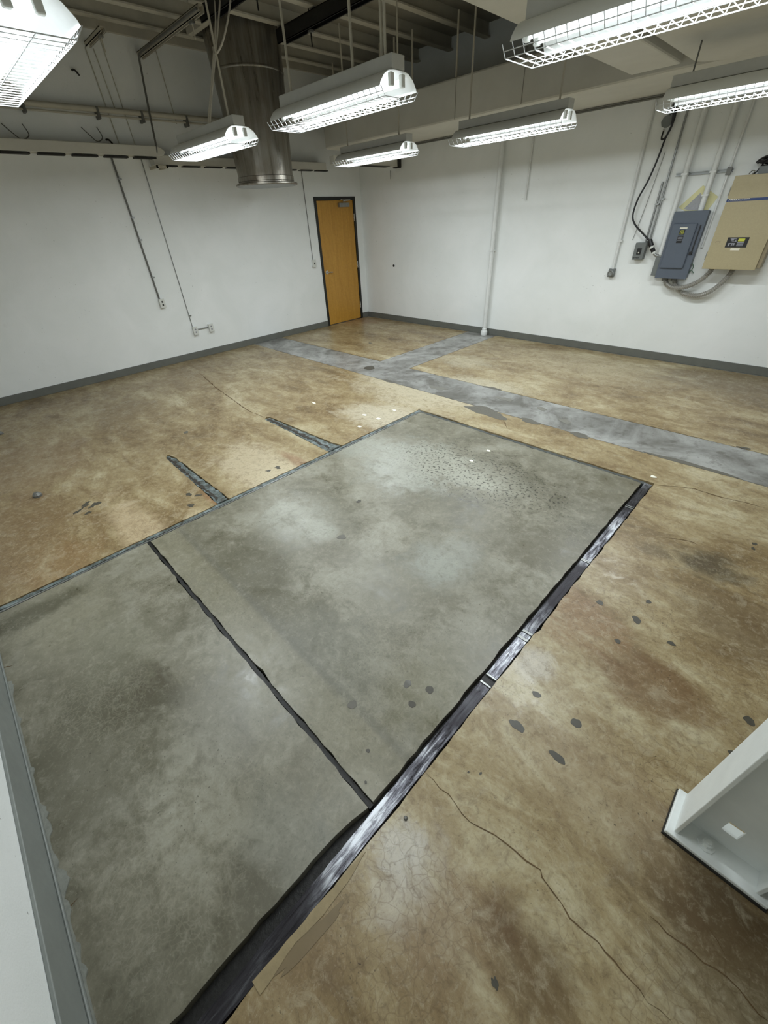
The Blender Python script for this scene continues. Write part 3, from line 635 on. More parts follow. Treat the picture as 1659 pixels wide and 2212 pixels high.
# raceway along the left wall
rt = thing('wall_raceway', (0.1, -5.7, 2.61), 'white boxed raceway with slotted lower edge along the left wall', 'raceway')
MB().poly([(YN+0.01, 2.615), (-3.86, 2.625), (-3.80, 2.64), (-3.76, 2.68), (-3.80, 2.715), (-3.86, 2.735), (YN+0.01, 2.725)], 0.02, 0.18, axis='x').build('raceway_body', 'duct', rt, bevel=0.008)
y = YN+0.1
while y < -4.0:
    MB().box(0.10, 0.186, y, y+0.28, 2.600, 2.617).build('slot', 'slot', rt); y += 0.36  # dark strips put in for the shadow gaps under the raceway
rt2 = thing('wall_raceway', (0.1, -2.6, 2.53), 'narrow white raceway on the left wall, behind the stack and left of the door', 'raceway')
MB().box(0.02, 0.17, -3.95, -0.95, 2.54, 2.645).build('raceway_body', 'duct', rt2, bevel=0.005)
y = -3.9
while y < -1.1:
    MB().box(0.10, 0.176, y, y+0.26, 2.528, 2.541).build('slot', 'slot', rt2); y += 0.34  # shadow gaps again drawn as dark strips
MB().box(0.0, 0.26, -3.97, -3.95, 2.50, 2.53).box(0.0, 0.26, -3.84, -3.82, 2.50, 2.53).box(0.24, 0.26, -3.97, -3.82, 2.50, 2.53).build('bracket', 'cream', rt2)
rt3 = thing('end_raceway', (1.05, -0.8, 2.52), 'short white raceway with dark end bracket in the far corner', 'raceway')
MB().box(1.0, 1.1, -1.55, -0.02, 2.53, 2.63).build('raceway_body', 'duct', rt3)
MB().box(0.99, 1.11, -0.10, -0.02, 2.515, 2.53).box(1.10, 1.115, -0.10, -0.02, 2.52, 2.64).box(0.99, 1.11, -0.9, -0.3, 2.523, 2.531).build('end_bracket', 'slot', rt3)
MB().tube([(0.86, -0.03, 2.50), (0.86, -0.03, 2.38)], 0.006, 6).build('stub', 'dark_conduit', rt3)
MB().tube([(1.05, -1.0, 2.63), (1.05, -1.0, DZ0)], 0.008, 6).build('hanger_rod', 'dark_conduit', rt3)

# pipe along left wall, higher
pp = thing('wall_pipe', (0.08, -5.0, 3.03), 'pale painted pipe pair running high along the left wall', 'pipe')
MB().tube([(0.08, YN+0.02, 3.035), (0.08, -2.45, 3.07)], 0.028, 12).build('large_pipe', 'joist', pp, smooth=True)
MB().tube([(0.06, YN+0.02, 2.985), (0.06, -2.45, 3.02)], 0.011, 8).build('small_pipe', 'joist', pp, smooth=True)
for yy in (-5.2, -4.43, -3.9, -3.3): MB().box(0.0, 0.115, yy-0.012, yy+0.012, 2.97, 3.08).build('pipe_clamp', 'dark_conduit', pp)
for k, (ya, yb, zc) in enumerate(((-5.47, -5.24, 2.78), (-4.66, -4.45, 2.80))):
    o = MB().tube(bez([(0.02, ya, zc+0.09), (0.06, ya+0.05, zc+0.02), (0.10, (ya+yb)/2, zc-0.045), (0.07, yb-0.02, zc+0.0), (0.02, yb-0.03, zc+0.10)], 6), 0.005, 6).build('wire_loop', 'dark_conduit', smooth=True)
    tag(o, ['U-shaped wire loop above the raceway, nearer the left edge', 'U-shaped wire loop above the raceway, nearer the dark conduit'][k], 'wire', 'wire loops on the left wall')
for k, p in enumerate(((0.0, -4.53, 3.37), (0.0, -4.41, 2.77))):
    o = MB().tube(bez([(p[0]-0.005, p[1], p[2]+0.02), (0.05, p[1]+0.01, p[2]+0.015), (0.06, p[1]+0.03, p[2]-0.01), (0.03, p[1]+0.05, p[2]-0.02)], 5), 0.010, 6).build('wall_hook', 'slot', smooth=True)
    tag(o, ['small dark hook high on the left wall', 'small dark hook just above the raceway'][k], 'hook')
# faint vertical cables on the upper left wall
for k, (ya, za, yb, zb, rr) in enumerate(((-4.30, 3.6, -4.27, 2.74, 0.006), (-4.10, 3.7, -4.07, 2.74, 0.005), (-3.45, 3.74, -3.42, 3.0, 0.006), (-4.21, 3.6, -4.18, 3.05, 0.005))):
    o = MB().tube([(0.008, ya, za), (0.008, yb, zb)], rr, 6).build('wall_cable', 'joist')
    tag(o, ['thin painted cable under the short strut bracket', 'thin painted cable midway between bracket and bent conduit', 'thin painted cable right of the bent dark conduit', 'short faint painted cable beside the one under the bracket'][k], 'cable', 'painted cables on the upper left wall')
# ------------------------------------------------------------------ light fixtures
FZ = 2.47
def make_fixture(x0, y):
    L = 1.22; t = thing('light_fixture', (x0+L/2, y, FZ), 'x', 'light')
    X0, X1 = x0, x0+L
    MB().box(X0, X1, y-0.056, y+0.056, FZ+0.082, FZ+0.150).build('housing', 'housing', t, bevel=0.004)
    b = MB(); prof = [(-0.170, 0.0), (-0.162, 0.018), (-0.13, 0.052), (-0.09, 0.074), (-0.05, 0.080), (0.05, 0.080), (0.09, 0.074), (0.13, 0.052), (0.162, 0.018), (0.170, 0.0)]
    th = 0.002; rows = []
    for xx in (X0, X1):
        rows.append([b.b.verts.new((xx, y+a, FZ+h)) for a, h in prof]); rows.append([b.b.verts.new((xx, y+a, FZ+h-th if abs(a) < 0.17 else FZ+h-th)) for a, h in prof])
    A0, A1, B0, B1 = rows
    for i in range(len(prof)-1):
        b.b.faces.new((A0[i], A0[i+1], B0[i+1], B0[i])); b.b.faces.new((A1[i+1], A1[i], B1[i], B1[i+1]))
        b.b.faces.new((A0[i+1], A0[i], A1[i], A1[i+1])); b.b.faces.new((B0[i], B0[i+1], B1[i+1], B1[i]))
    b.b.faces.new((A0[0], B0[0], B1[0], A1[0])); b.b.faces.new((B0[-1], A0[-1], A1[-1], B1[-1]))
    b.build('reflector', 'white_metal', t, smooth=True)
    for s in (-1, 1):
        yy = y+s*0.050
        MB().tube([(X0+0.035, yy, FZ+0.034), (X1-0.035, yy, FZ+0.034)], 0.0185, 12).build('fluorescent_tube', 'tube', t, smooth=True)
        for xe in (X0+0.018, X1-0.018):
            MB().box(xe-0.014, xe+0.014, yy-0.016, yy+0.016, FZ+0.010, FZ+0.070).build('lamp_holder', 'ivory', t, bevel=0.005)
    la = bpy.data.lights.new('lamp', 'AREA'); la.shape = 'RECTANGLE'; la.size = L-0.09; la.size_y = 0.11; la.energy = LAMP_WATTS; la.color = TUBE_COLOR
    lo = bpy.data.objects.new('lamp', la); COL.objects.link(lo); lo.parent = t; lo.location = (0, 0, 0.012)
    gp = [(-0.172, -0.002), (-0.135, -0.045), (0.135, -0.045), (0.172, -0.002)]
    g = MB()
    for a, h in gp[1:3]+[(0.0, -0.045), (-0.155, -0.024), (0.155, -0.024)]: g.tube([(X0-0.04, y+a, FZ+h), (X1+0.01, y+a, FZ+h)], 0.0022, 5)
    gd = g.build('wire_guard', 'wire', t)
    first = None; n = 25
    for k in range(n):
        xx = X0-0.04+k*(L+0.05)/(n-1)
        if first is None:
            pts = [(xx, y+a, FZ+h) for a, h in gp]
            first = MB().tube(pts, 0.0022, 5).build('guard_wire', 'wire', gd, loc=(xx, y, FZ))
            x_first = first.location.x
        else:
            c = first.copy(); COL.objects.link(c); c.parent = gd; c.location.x = x_first+k*(L+0.05)/(n-1)
    return t
XS = (1.80, 3.76, 5.86)
spots_f = [  # x start, y, label
 (3.76, -4.25, 'caged fluorescent light hanging right of the exhaust stack, middle of the picture top'),
 (1.80, -4.25, 'caged fluorescent light hanging just left of the exhaust stack'),
 (1.85, -2.00, 'caged fluorescent light hanging above and right of the door'),
 (3.83, -2.00, 'caged fluorescent light in front of the white vertical pipe'),
 (5.86, -4.25, 'large caged fluorescent light at the top right corner'),
 (5.86, -1.95, 'caged fluorescent light above the electrical panels'),
 (3.74, -6.20, 'large caged fluorescent light at the top left corner'),
 (5.86, -6.25, 'caged fluorescent light overhead beside the near wall'),
]
f0 = None
for i, (x0, y, lab) in enumerate(spots_f):
    if f0 is None: f0 = make_fixture(x0, y); base0 = (x0, y); o = f0
    else:
        o = copy_tree(f0); o.location = f0.location + Vector((x0-base0[0], y-base0[1], 0))
    if i == 7:                       # this one is turned down to leave the floor near the camera darker
        for ch in o.children:
            if ch.type == 'LIGHT': ch.data = ch.data.copy(); ch.data.energy = LAMP_WATTS*0.4
    o['label'] = lab; o['group'] = 'caged fluorescent lights'
# hanger rods of the lights
for k, (xx, yy, zt) in enumerate(((3.856, -4.25, 3.72), (4.567, -4.25, 3.72), (4.84, -4.25, 3.72), (4.87, -4.25, 3.72), (1.95, -2.0, 3.72), (2.9, -2.0, 3.72), (3.93, -2.0, 3.72), (4.93, -2.0, 3.72), (2.86, -4.25, 3.72), (6.04, -4.25, DZ0), (6.95, -4.25, DZ0), (5.98, -1.95, DZ0), (6.9, -1.95, DZ0), (3.9, -6.2, 3.72), (4.8, -6.2, 3.72), (6.0, -6.25, DZ0), (6.95, -6.25, DZ0))):
    o = MB().tube([(xx, yy, FZ+0.150), (xx, yy, zt)], 0.009 if zt > 3 else 0.006, 8).build('hanger_rod', 'cream' if zt > 3 else 'dark_conduit')
    near = min(spots_f, key=lambda s: abs(s[0]+0.6-xx)+abs(s[1]-yy)*2)[2]
    end = 'left' if xx < [s for s in spots_f if s[2] == near][0][0]+0.4 else 'right'
    if xx == 4.567: end = 'middle'
    if xx == 4.87: end = 'far right'
    tag(o, 'thin rod holding the ' + end + ' end of the ' + {0: 'light in the middle', 1: 'light left of the stack', 2: 'light above the door', 3: 'light before the white pipe', 4: 'top right corner light', 5: 'light above the panels', 6: 'top left corner light', 7: 'light beside the near wall'}[[s[2] for s in spots_f].index(near)], 'rod', 'rods of one light: ' + near[:40])

# ------------------------------------------------------------------ left wall services
def outlet(name, y, z, label, cat='outlet', duplex=True):
    t = thing(name, (0, y, z), label, cat)
    MB().box(0, 0.045, y-0.037, y+0.037, z-0.058, z+0.058).build('back_box', 'white_pipe', t, bevel=0.004)
    p = MB().box(0.045, 0.051, y-0.040, y+0.040, z-0.062, z+0.062).build('cover_plate', 'ivory', t, bevel=0.002)
    if duplex:
        for dz in (-0.021, 0.021): MB().lathe([(0.0, 0.0), (0.013, 0.0), (0.013, 0.003), (0.0, 0.003)], (0.051, y, z+dz), 14, 'x').build('socket', 'slot' if name == 'wall_outlet' else 'label_grey', p)
    return t
outlet('wall_outlet', -4.41, 0.90, 'white two-hole outlet at the end of the dark conduit on the left wall')
outlet('duplex_outlet', -4.03, 0.43, 'left one of two low white outlets joined by a short pipe')
outlet('duplex_outlet', -3.75, 0.43, 'right one of two low white outlets joined by a short pipe')
sw = outlet('light_switch', -1.385, 1.165, 'white light switch left of the wooden door', 'switch', False)
MB().box(0.051, 0.062, -1.392, -1.378, 1.15, 1.18).build('toggle', 'slot', sw)
def conduit(name, pts, r, mat, label, clamps=(), cat='conduit', group=None):
    t = thing(name, pts[0], label, cat, group)
    MB().tube(pts, r, 10).build('pipe', mat, t, smooth=True)
    for c in clamps:
        p = Vector(c[:3]); v = c[3] if len(c) > 3 else 'x'
        if v == 'x': MB().box(0, p.x+r+0.004, p.y-0.008, p.y+0.035, p.z-0.009, p.z+0.009).build('strap', mat if mat != 'dark_conduit' else 'galv', t)
        else: MB().box(p.x-r-0.004, p.x+0.03, p.y-r-0.004, 0, p.z-0.009, p.z+0.009).build('strap', mat, t)
    return t
conduit('wall_conduit', [(0.014, -4.425, 0.955), (0.014, -4.425, 2.61)], 0.012, 'dark_conduit', 'dark grey conduit dropping from the raceway to the left outlet', ((0.014, -4.425, 2.4), (0.014, -4.425, 1.98), (0.014, -4.425, 1.72), (0.014, -4.425, 1.25)))
conduit('wall_conduit', [(0.008, -4.05, 0.485), (0.008, -4.05, 2.61)], 0.006, 'galv', 'thin grey conduit dropping to the pair of low outlets', ((0.008, -4.05, 0.66),))
conduit('wall_conduit', [(0.012, -3.99, 0.44), (0.012, -3.79, 0.44)], 0.009, 'galv', 'short horizontal pipe joining the two low outlets')
conduit('wall_conduit', [(0.008, -1.385, 1.22), (0.008, -1.385, 2.54)], 0.005, 'dark_conduit', 'thin dark conduit dropping to the light switch by the door')

# ------------------------------------------------------------------ back wall services
t = conduit('standpipe', [(3.165, -0.075, 0.09), (3.165, -0.075, DZ0)], 0.034, 'white_pipe', 'tall white drain pipe standing at the end of the grey floor strip', ((3.165, -0.075, 1.30, 'y'),), 'pipe')
MB().lathe([(0.055, 0.0), (0.058, 0.01), (0.058, 0.06), (0.050, 0.075), (0.042, 0.08), (0.042, 0.11), (0.036, 0.115)], (3.165, -0.075, 0.0), 24).build('pipe_bell', 'white_pipe', t, smooth=True)
conduit('wall_conduit', [(3.62, -0.02, 1.93), (3.62, -0.02, DZ0)], 0.013, 'white_pipe', 'short white conduit stub right of the tall drain pipe')
conduit('wall_conduit', [(5.11, -0.025, 1.10), (5.11, -0.025, DZ0)], 0.017, 'white_pipe', 'white conduit dropping to the round grey receptacle', ((5.11, -0.025, 1.42, 'y'),))
conduit('wall_conduit', [(5.43, -0.02, 1.41), (5.43, -0.02, 2.02)], 0.011, 'galv', 'left grey conduit rising from the small grey switch box', ((5.43, -0.02, 1.80, 'y'),))
conduit('wall_conduit', [(5.475, -0.02, 1.41), (5.475, -0.02, DZ0)], 0.011, 'galv', 'right grey conduit rising from the small grey switch box', ((5.475, -0.02, 1.85, 'y'),))
conduit('wall_conduit', [(5.375, -0.02, 2.02), (5.375, -0.02, DZ0)], 0.009, 'white_pipe', 'thin white conduit behind the round junction box') if False else None
conduit('wall_conduit', [(5.655, -0.05, 1.27), (5.655, -0.05, DZ0)], 0.030, 'white_pipe', 'fat white conduit left of the slate grey panel', ((5.655, -0.05, 2.07, 'y'),))
conduit('wall_conduit', [(5.935, -0.05, 1.70), (5.935, -0.05, DZ0)], 0.030, 'white_pipe', 'fat white conduit entering the top of the slate grey panel', ((5.935, -0.05, 2.07, 'y'), (5.935, -0.05, 1.86, 'y')))
conduit('wall_conduit', [(6.075, -0.02, 1.35), (6.075, -0.02, DZ0)], 0.012, 'white_pipe', 'thin white conduit between the grey and beige panels')
o = MB().tube(bez([(5.26, -0.012, 1.43), (5.31, -0.012, 1.8), (5.36, -0.012, 2.3)], 4), 0.003, 5).build('hanging_wire', 'dark_conduit'); tag(o, 'thin wire hanging left of the small switch box', 'wire')
# strut
t = thing('wall_strut', (5.83, -0.02, 2.07), 'horizontal slotted metal strut behind the fat white conduits', 'strut')
MB().box(5.55, 6.11, -0.025, 0, 2.055, 2.061).box(5.55, 6.11, -0.025, 0, 2.079, 2.085).box(5.55, 6.11, -0.004, 0, 2.061, 2.079).build('channel', 'galv', t)
MB().box(6.055, 6.10, -0.05, -0.025, 2.03, 2.10).build('pipe_clamp', 'dark_conduit', t)
# round receptacle
t = thing('round_receptacle', (5.105, -0.03, 1.05), 'round grey twist receptacle on a square box below its conduit', 'outlet')
MB().box(5.065, 5.145, -0.05, 0, 1.0, 1.10).build('back_box', 'grey_box', t, bevel=0.004)
MB().lathe([(0.0, 0.0), (0.040, 0.0), (0.040, -0.02), (0.030, -0.028), (0.022, -0.020), (0.0, -0.018)], (5.105, -0.05, 1.045), 24, 'y').build('socket_face', 'galv', t, smooth=True)
# little black hole
o = MB().lathe([(0.0, 0.0), (0.022, 0.0), (0.022, -0.010), (0.0, -0.010)], (0.857, 0, 1.022), 18, 'y').build('wall_plug', 'slot'); tag(o, 'small round dark plug on the back wall near the corner', 'plug')
# disconnect
t = thing('switch_box', (5.41, -0.04, 1.3), 'small grey switch box with black toggle under two thin conduits', 'switch box')
MB().box(5.335, 5.465, -0.085, 0, 1.215, 1.405).build('enclosure', 'grey_box', t, bevel=0.006)
MB().box(5.375, 5.425, -0.090, -0.085, 1.275, 1.345).build('switch_plate', 'black', t)
MB().box(5.395, 5.41, -0.10, -0.09, 1.29, 1.302).build('toggle', 'label_white', t)
for k in range(4): MB().box(5.355+k*0.017, 5.366+k*0.017, -0.0865, -0.085, 1.232, 1.244).build('letter_mark', 'black', t)
# junction box + black cable
t = thing('junction_box', (5.30, -0.03, 2.56), 'octagonal grey junction box high on the back wall', 'junction box')
MB().lathe([(0.052, 0.0), (0.052, -0.045), (0.056, -0.046), (0.056, -0.052), (0.0, -0.052)], (5.295, 0, 2.565), 8, 'y').build('box_body', 'grey_box', t)
MB().lathe([(0.010, 0.0), (0.010, 0.028)], (5.285, -0.028, 2.478), 10).build('cable_gland', 'chrome', t)
MB().tube([(5.30, -0.02, 2.615), (5.315, -0.02, DZ0)], 0.010, 8).tube([(5.335, -0.02, 2.615), (5.35, -0.02, DZ0)], 0.008, 8).build('feed_conduit', 'dark_conduit', t)
pc = thing('power_cable', (5.36, -0.06, 2.6), 'thick black power cable curving from the junction box to a plug', 'cable')
MB().tube(bez([(5.34, -0.06, 2.70), (5.365, -0.065, 2.60), (5.365, -0.065, 2.50), (5.335, -0.06, 2.41), (5.312, -0.06, 2.23), (5.271, -0.06, 2.04), (5.21, -0.06, 1.864), (5.199, -0.06, 1.70), (5.257, -0.065, 1.60), (5.387, -0.075, 1.50), (5.50, -0.09, 1.42)], 8), [0.020]*8+[0.019-0.009*k/8 for k in range(8)]+[0.010]*64+[0.010], 10).build('cable_jacket', 'cable', pc, smooth=True)
MB().tube(bez([(5.365, -0.065, 2.52), (5.335, -0.06, 2.43), (5.30, -0.055, 2.41), (5.285, -0.04, 2.44), (5.285, -0.03, 2.485)], 6), 0.009, 8).build('cable_branch', 'cable', pc, smooth=True)
MB().tube([(5.49, -0.09, 1.435), (5.535, -0.09, 1.365)], 0.028, 14).build('plug_body', 'cable', pc, smooth=True)
MB().tube([(5.535, -0.09, 1.365), (5.547, -0.09, 1.347)], 0.029, 14).tube([(5.574, -0.08, 1.305), (5.586, -0.08, 1.287)], 0.027, 14).build('plug_collar', 'ivory', pc, smooth=True)
MB().tube([(5.547, -0.09, 1.347), (5.574, -0.08, 1.305)], 0.025, 14).build('plug_body', 'cable', pc, smooth=True)
MB().tube([(5.586, -0.08, 1.287), (5.615, -0.075, 1.265), (5.64, -0.07, 1.262)], [0.018, 0.016, 0.022], 12).build('plug_nose', 'galv', pc, smooth=True)
# slate grey panel
gp = thing('electrical_panel', (5.87, -0.07, 1.03), 'slate grey electrical panel with a raised door between fat conduits', 'electrical panel')
MB().box(5.695, 6.035, -0.12, 0, 1.03, 1.715).build('enclosure', 'grey_panel', gp, bevel=0.004)
MB().box(5.690, 6.045, -0.132, -0.12, 1.022, 1.72).build('trim_cover', 'grey_panel', gp, bevel=0.003)
dr = MB().box(5.715, 5.975, -0.155, -0.132, 1.135, 1.60).build('panel_door', 'grey_panel', gp, bevel=0.012)
MB().box(5.805, 5.885, -0.1565, -0.155, 1.548, 1.562).build('paper_label', 'label_white', dr)
MB().box(5.812, 5.872, -0.1565, -0.155, 1.488, 1.538).build('emblem_plate', 'black', dr)
MB().box(5.822, 5.860, -0.158, -0.1565, 1.528, 1.533).box(5.822, 5.860, -0.158, -0.1565, 1.493, 1.498).box(5.822, 5.827, -0.158, -0.1565, 1.493, 1.533).box(5.855, 5.860, -0.158, -0.1565, 1.493, 1.533) \
    .box(5.834, 5.838, -0.158, -0.1565, 1.503, 1.523).box(5.838, 5.846, -0.158, -0.1565, 1.519, 1.523).box(5.838, 5.846, -0.158, -0.1565, 1.503, 1.507).box(5.846, 5.850, -0.158, -0.1565, 1.506, 1.520).build('square_emblem', 'label_yellow', dr)
MB().box(5.812, 5.872, -0.1565, -0.155, 1.404, 1.480).build('name_plate', 'black', dr)
for k in range(3): MB().box(5.818, 5.866, -0.158, -0.1565, 1.462-k*0.016, 1.466-k*0.016).build('text_line', 'label_grey', dr)
MB().box(6.002, 6.014, -0.142, -0.132, 1.30, 1.58).build('door_rod', 'black', gp)
MB().box(5.985, 6.018, -0.150, -0.132, 1.285, 1.315).build('door_latch', 'black', gp, bevel=0.003)
MB().box(5.625, 5.690, -0.10, 0, 1.045, 1.25).build('side_gutter', 'grey_box', gp, bevel=0.004)
MB().box(5.625, 5.685, -0.085, -0.02, 1.25, 1.275).build('conduit_hub', 'galv', gp, bevel=0.004)
MB().tube([(5.80, -0.06, 1.03), (5.80, -0.06, 0.985)], 0.035, 14).tube([(5.90, -0.06, 1.03), (5.90, -0.06, 0.985)], 0.03, 14).build('conduit_hub', 'dark_conduit', gp)
# beige cabinet
bc = thing('control_cabinet', (6.45, -0.1, 1.14), 'large beige control cabinet with a blue stripe at the right edge', 'cabinet')
MB().box(6.215, 6.735, -0.20, 0, 1.165, 2.0).build('enclosure', 'beige_side', bc, bevel=0.004)
bd = MB().box(6.190, 6.70, -0.225, -0.20, 1.15, 2.012).build('cabinet_door', 'beige', bc, bevel=0.003)
MB().box(6.191, 6.699, -0.2262, -0.225, 1.788, 1.812).build('blue_stripe', 'blue', bd)
rnd = random.Random(3); xx = 6.215
while xx < 6.40:
    wd = rnd.uniform(0.008, 0.02); MB().box(xx, xx+wd, -0.2275, -0.2262, 1.803, 1.810).build('stripe_lettering', 'label_white', bd); xx += wd+0.006
xx = 6.205
while xx < 6.33:
    wd = rnd.uniform(0.006, 0.014); MB().box(xx, xx+wd, -0.2275, -0.2262, 1.793, 1.797).build('stripe_lettering', 'label_grey', bd); xx += wd+0.005
lp = MB().box(6.338, 6.535, -0.2275, -0.225, 1.366, 1.462).build('name_plate', 'black', bd)
for a in ((6.365, 6.425, 1.446, 1.452), (6.375, 6.40, 1.43, 1.446), (6.385, 6.43, 1.418, 1.424), (6.415, 6.425, 1.424, 1.44), (6.36, 6.42, 1.400, 1.408), (6.36, 6.375, 1.378, 1.400), (6.39, 6.40, 1.378, 1.400), (6.405, 6.42, 1.386, 1.400)):
    MB().box(a[0], a[1], -0.229, -0.2275, a[2], a[3]).build('plate_mark', 'label_grey', bd)
MB().box(6.44, 6.50, -0.229, -0.2275, 1.424, 1.450).build('plate_mark', 'label_yellow', bd)
for k in range(3): MB().box(6.44, 6.50, -0.229, -0.2275, 1.378+k*0.014, 1.388+k*0.014).build('plate_mark', 'label_grey', bd)
MB().box(6.40, 6.485, -0.2265, -0.225, 1.338, 1.358).build('paper_label', 'label_white', bd)
MB().box(6.232, 6.278, -0.2268, -0.225, 1.408, 1.426).build('latch_recess', 'beige_side', bd); MB().box(6.238, 6.272, -0.2276, -0.2268, 1.407, 1.420).build('latch_tab', 'beige', bd)
for z in (1.28, 1.88): MB().box(6.182, 6.192, -0.215, -0.20, z-0.04, z+0.04).build('hinge', 'dark_conduit', bc)
# flex conduits
def flexible(pts, r, label):
    P = bez(pts, 14); rs = [r*(1.0 if k % 2 else 0.76) for k in range(len(P))]
    o = MB().tube(P, rs, 14).build('flexible_conduit', 'flex', smooth=False); return tag(o, label, 'conduit', 'flexible conduits under the panels')
flexible([(5.81, -0.06, 0.995), (5.835, -0.07, 0.955), (5.92, -0.09, 0.92), (6.06, -0.10, 0.935), (6.18, -0.10, 1.00), (6.26, -0.09, 1.10), (6.275, -0.09, 1.17)], 0.030, 'ribbed metal flexible conduit, upper one linking both panels')
flexible([(5.90, -0.03, 0.995), (5.95, -0.035, 0.92), (6.06, -0.05, 0.855), (6.20, -0.07, 0.84), (6.33, -0.09, 0.89), (6.42, -0.10, 0.99), (6.475, -0.10, 1.10), (6.49, -0.10, 1.17)], 0.030, 'ribbed metal flexible conduit, lower one linking both panels')
# cable coil + box on the cabinet
t = thing('cable_coil', (6.50, -0.1, 2.06), 'tangled black cable coil lying on top of the beige cabinet', 'cable')
for k in range(6):
    pts = [(6.50+(0.13+0.012*k)*math.cos(a), -0.10+0.07*math.sin(a), 2.115+0.008*k+0.022*math.sin(2*a+k)+0.02*math.cos(a)) for a in [2*math.pi*j/22 for j in range(22)]]
    MB().tube(pts, 0.0075, 7, closed=True).build('cable_loop', 'cable', t, smooth=True)
MB().tube(bez([(6.375, -0.10, 2.10), (6.36, -0.12, 2.06), (6.34, -0.13, 2.025), (6.32, -0.14, 2.02)], 5), 0.007, 7).build('cable_loop', 'cable', t)
t = thing('grey_box', (6.5, -0.1, 2.03), 'small grey box under the cable coil on the beige cabinet', 'box')
MB().box(6.365, 6.66, -0.17, -0.03, 2.008, 2.078).build('box_body', 'grey_box', t, bevel=0.005)
o = MB().tube(bez([(6.29, -0.15, 2.02), (6.31, -0.15, 2.045), (6.335, -0.15, 2.04), (6.325, -0.15, 2.02)], 5), 0.005, 6).build('loose_wire', 'chrome'); tag(o, 'shiny bit of loose wire on top of the beige cabinet', 'wire')
# masked hole patch
t = thing('masked_patch', (5.87, -0.003, 1.83), 'yellow masking tape around grey paper behind the fat conduit', 'masking')
MB().poly([(5.68, 1.755), (5.865, 1.955), (6.055, 1.84), (6.00, 1.72), (5.76, 1.72)], -0.005, -0.001, axis='y').build('tape_frame', 'tape', t)
MB().poly([(5.745, 1.742), (5.865, 1.885), (5.955, 1.80), (5.93, 1.725), (5.80, 1.725)], -0.007, -0.005, axis='y').build('paper_sheet', 'paper', t)
# green wire
o = MB().tube(bez([(6.03, -0.02, 1.19), (6.06, -0.025, 1.15), (6.045, -0.03, 1.10), (6.02, -0.03, 1.06), (6.05, -0.03, 1.11), (6.085, -0.03, 1.08)], 5), 0.004, 6).build('green_wire', 'green'); tag(o, 'loose green wire between the grey and beige panels', 'wire')

# ------------------------------------------------------------------ steel column at lower right
sc = thing('steel_column', (7.89, -5.83, 0), 'white painted steel H-column on a base plate at lower right', 'column')
CX0, CX1, CY0, CY1 = 7.768, 8.01, -5.908, -5.758
MB().box(CX0, CX0+0.012, CY0, CY1, 0.030, DZ0).build('flange', 'column', sc, bevel=0.002)
MB().box(CX1-0.012, CX1, CY0, CY1, 0.030, DZ0).build('flange', 'column', sc, bevel=0.002)
hx0, hx1, hz0, hz1 = 7.862, 7.906, 0.112, 0.176
yw = -5.834
MB().box(CX0+0.012, hx0, yw-0.004, yw+0.004, 0.030, DZ0).box(hx1, CX1-0.012, yw-0.004, yw+0.004, 0.030, DZ0).box(hx0, hx1, yw-0.004, yw+0.004, 0.030, hz0).box(hx0, hx1, yw-0.004, yw+0.004, hz1, DZ0).build('web', 'column', sc)
bp_ = MB().box(7.745, 8.035, CY0-0.018, CY1+0.012, 0.012, 0.030).build('base_plate', 'column', sc, bevel=0.004)
MB().box(7.742, 8.038, CY0-0.021, CY1+0.015, 0.0, 0.012).build('grout_bed', 'slot', sc)
MB().lathe([(0.026, 0.0), (0.026, 0.006), (0.016, 0.007), (0.016, 0.022), (0.009, 0.023), (0.009, 0.03), (0.0, 0.03)], (7.857, -5.876, 0.030), 8).build('anchor_nut', 'column', bp_)
MB().lathe([(0.026, 0.0), (0.026, 0.006), (0.016, 0.007), (0.016, 0.022), (0.009, 0.023), (0.009, 0.03), (0.0, 0.03)], (7.857, -5.792, 0.030), 8).build('anchor_nut', 'column', bp_)
t = thing('dark_tub', (8.22, -5.97, 0), 'dark navy rubber tub standing right of the column foot', 'tub')  # placeholder shape for an unidentified dark thing at the edge of view
MB().poly([(8.055, -5.96), (8.075, -5.99), (8.15, -6.06), (8.45, -6.06), (8.45, -5.70), (8.055, -5.70)], 0.001, 0.035).build('tub_base', 'rubber', t, bevel=0.004)
MB().poly([(8.07, -5.93), (8.16, -6.02), (8.42, -6.02), (8.42, -5.72), (8.07, -5.72)], 0.035, 0.30).build('tub_body', 'rubber', t, bevel=0.01)

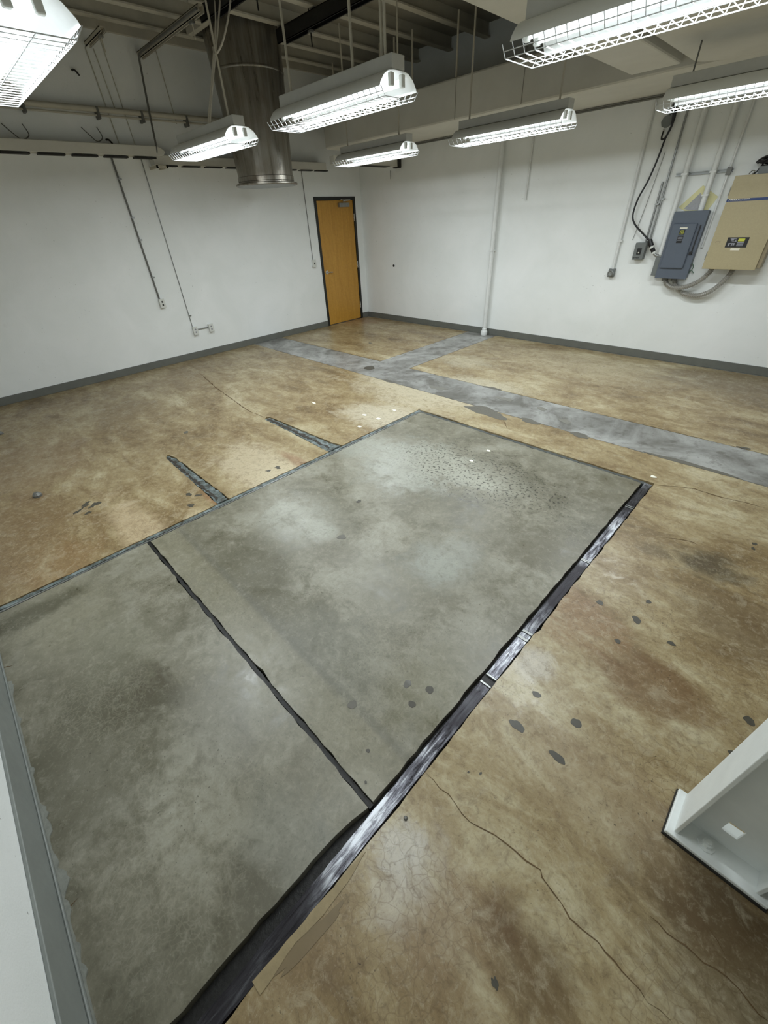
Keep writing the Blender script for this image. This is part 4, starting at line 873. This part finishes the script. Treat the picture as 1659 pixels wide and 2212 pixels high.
# ------------------------------------------------------------------ small debris on the floor
def flake(cx, cy, r, seed, name, mat, label, cat, group, h=0.004):
    rnd = random.Random(seed); P = [(cx+r*rnd.uniform(0.6, 1.1)*math.cos(a), cy+0.7*r*rnd.uniform(0.6, 1.1)*math.sin(a)) for a in [2*math.pi*k/9 for k in range(9)]]
    o = MB().poly(P, 0.0005, h).build(name, mat, loc=(cx, cy, 0)); tag(o, label, cat, group); return o
flake(5.692, -3.855, 0.028, 300, 'paint_flake', 'flake', 'white paint flake on the grey patch, nearer its far edge', 'flake', 'paint flakes on the floor')
flake(5.681, -4.119, 0.0256, 301, 'paint_flake', 'flake', 'white paint flake on the grey patch, beside the pitted area', 'flake', 'paint flakes on the floor')
flake(3.363, -4.149, 0.032, 302, 'paint_flake', 'flake', 'pale flake on the brown floor above the grooves', 'flake', 'paint flakes on the floor')
flake(4.143, -4.009, 0.036, 303, 'paint_flake', 'flake', 'small pale flake left of the patch corner', 'flake', 'paint flakes on the floor')
flake(4.339, -3.986, 0.04, 304, 'paint_flake', 'flake', 'elongated pale flake left of the patch corner', 'flake', 'paint flakes on the floor')
flake(4.33, -4.261, 0.032, 305, 'paint_flake', 'flake', 'pale flake close to the patch edge near its far corner', 'flake', 'paint flakes on the floor')
flake(4.318, -3.697, 0.028, 306, 'paint_flake', 'flake', 'pale flake just above the far corner of the patch', 'flake', 'paint flakes on the floor')
flake(6.967, -3.388, 0.028, 307, 'paint_flake', 'flake', 'pinkish white flake beside the right corner of the patch', 'flake', 'paint flakes on the floor')
o = MB().lathe([(0.035, 0.0005), (0.035, 0.0175), (0.0175, 0.0385), (0.0, 0.0385)], (3.174, -7.029, 0), 10).build('floor_stub', 'dark_conduit', loc=(3.174, -7.029, 0)); tag(o, 'small dark metal stub on the brown floor at left', 'stub')
o = MB().lathe([(0.03, 0.0005), (0.03, 0.015), (0.015, 0.033), (0.0, 0.033)], (1.191, -7.049, 0), 10).build('floor_stub', 'dark_conduit', loc=(1.191, -7.049, 0)); tag(o, 'dark metal stub at the left edge of the floor', 'stub')
o = MB().lathe([(0.008, 0.0005), (0.008, 0.004), (0.004, 0.0088), (0.0, 0.0088)], (7.052, -6.532, 0), 10).build('floor_stub', 'dark_conduit', loc=(7.052, -6.532, 0)); tag(o, 'small grey metal stub beside the trench bar', 'stub')
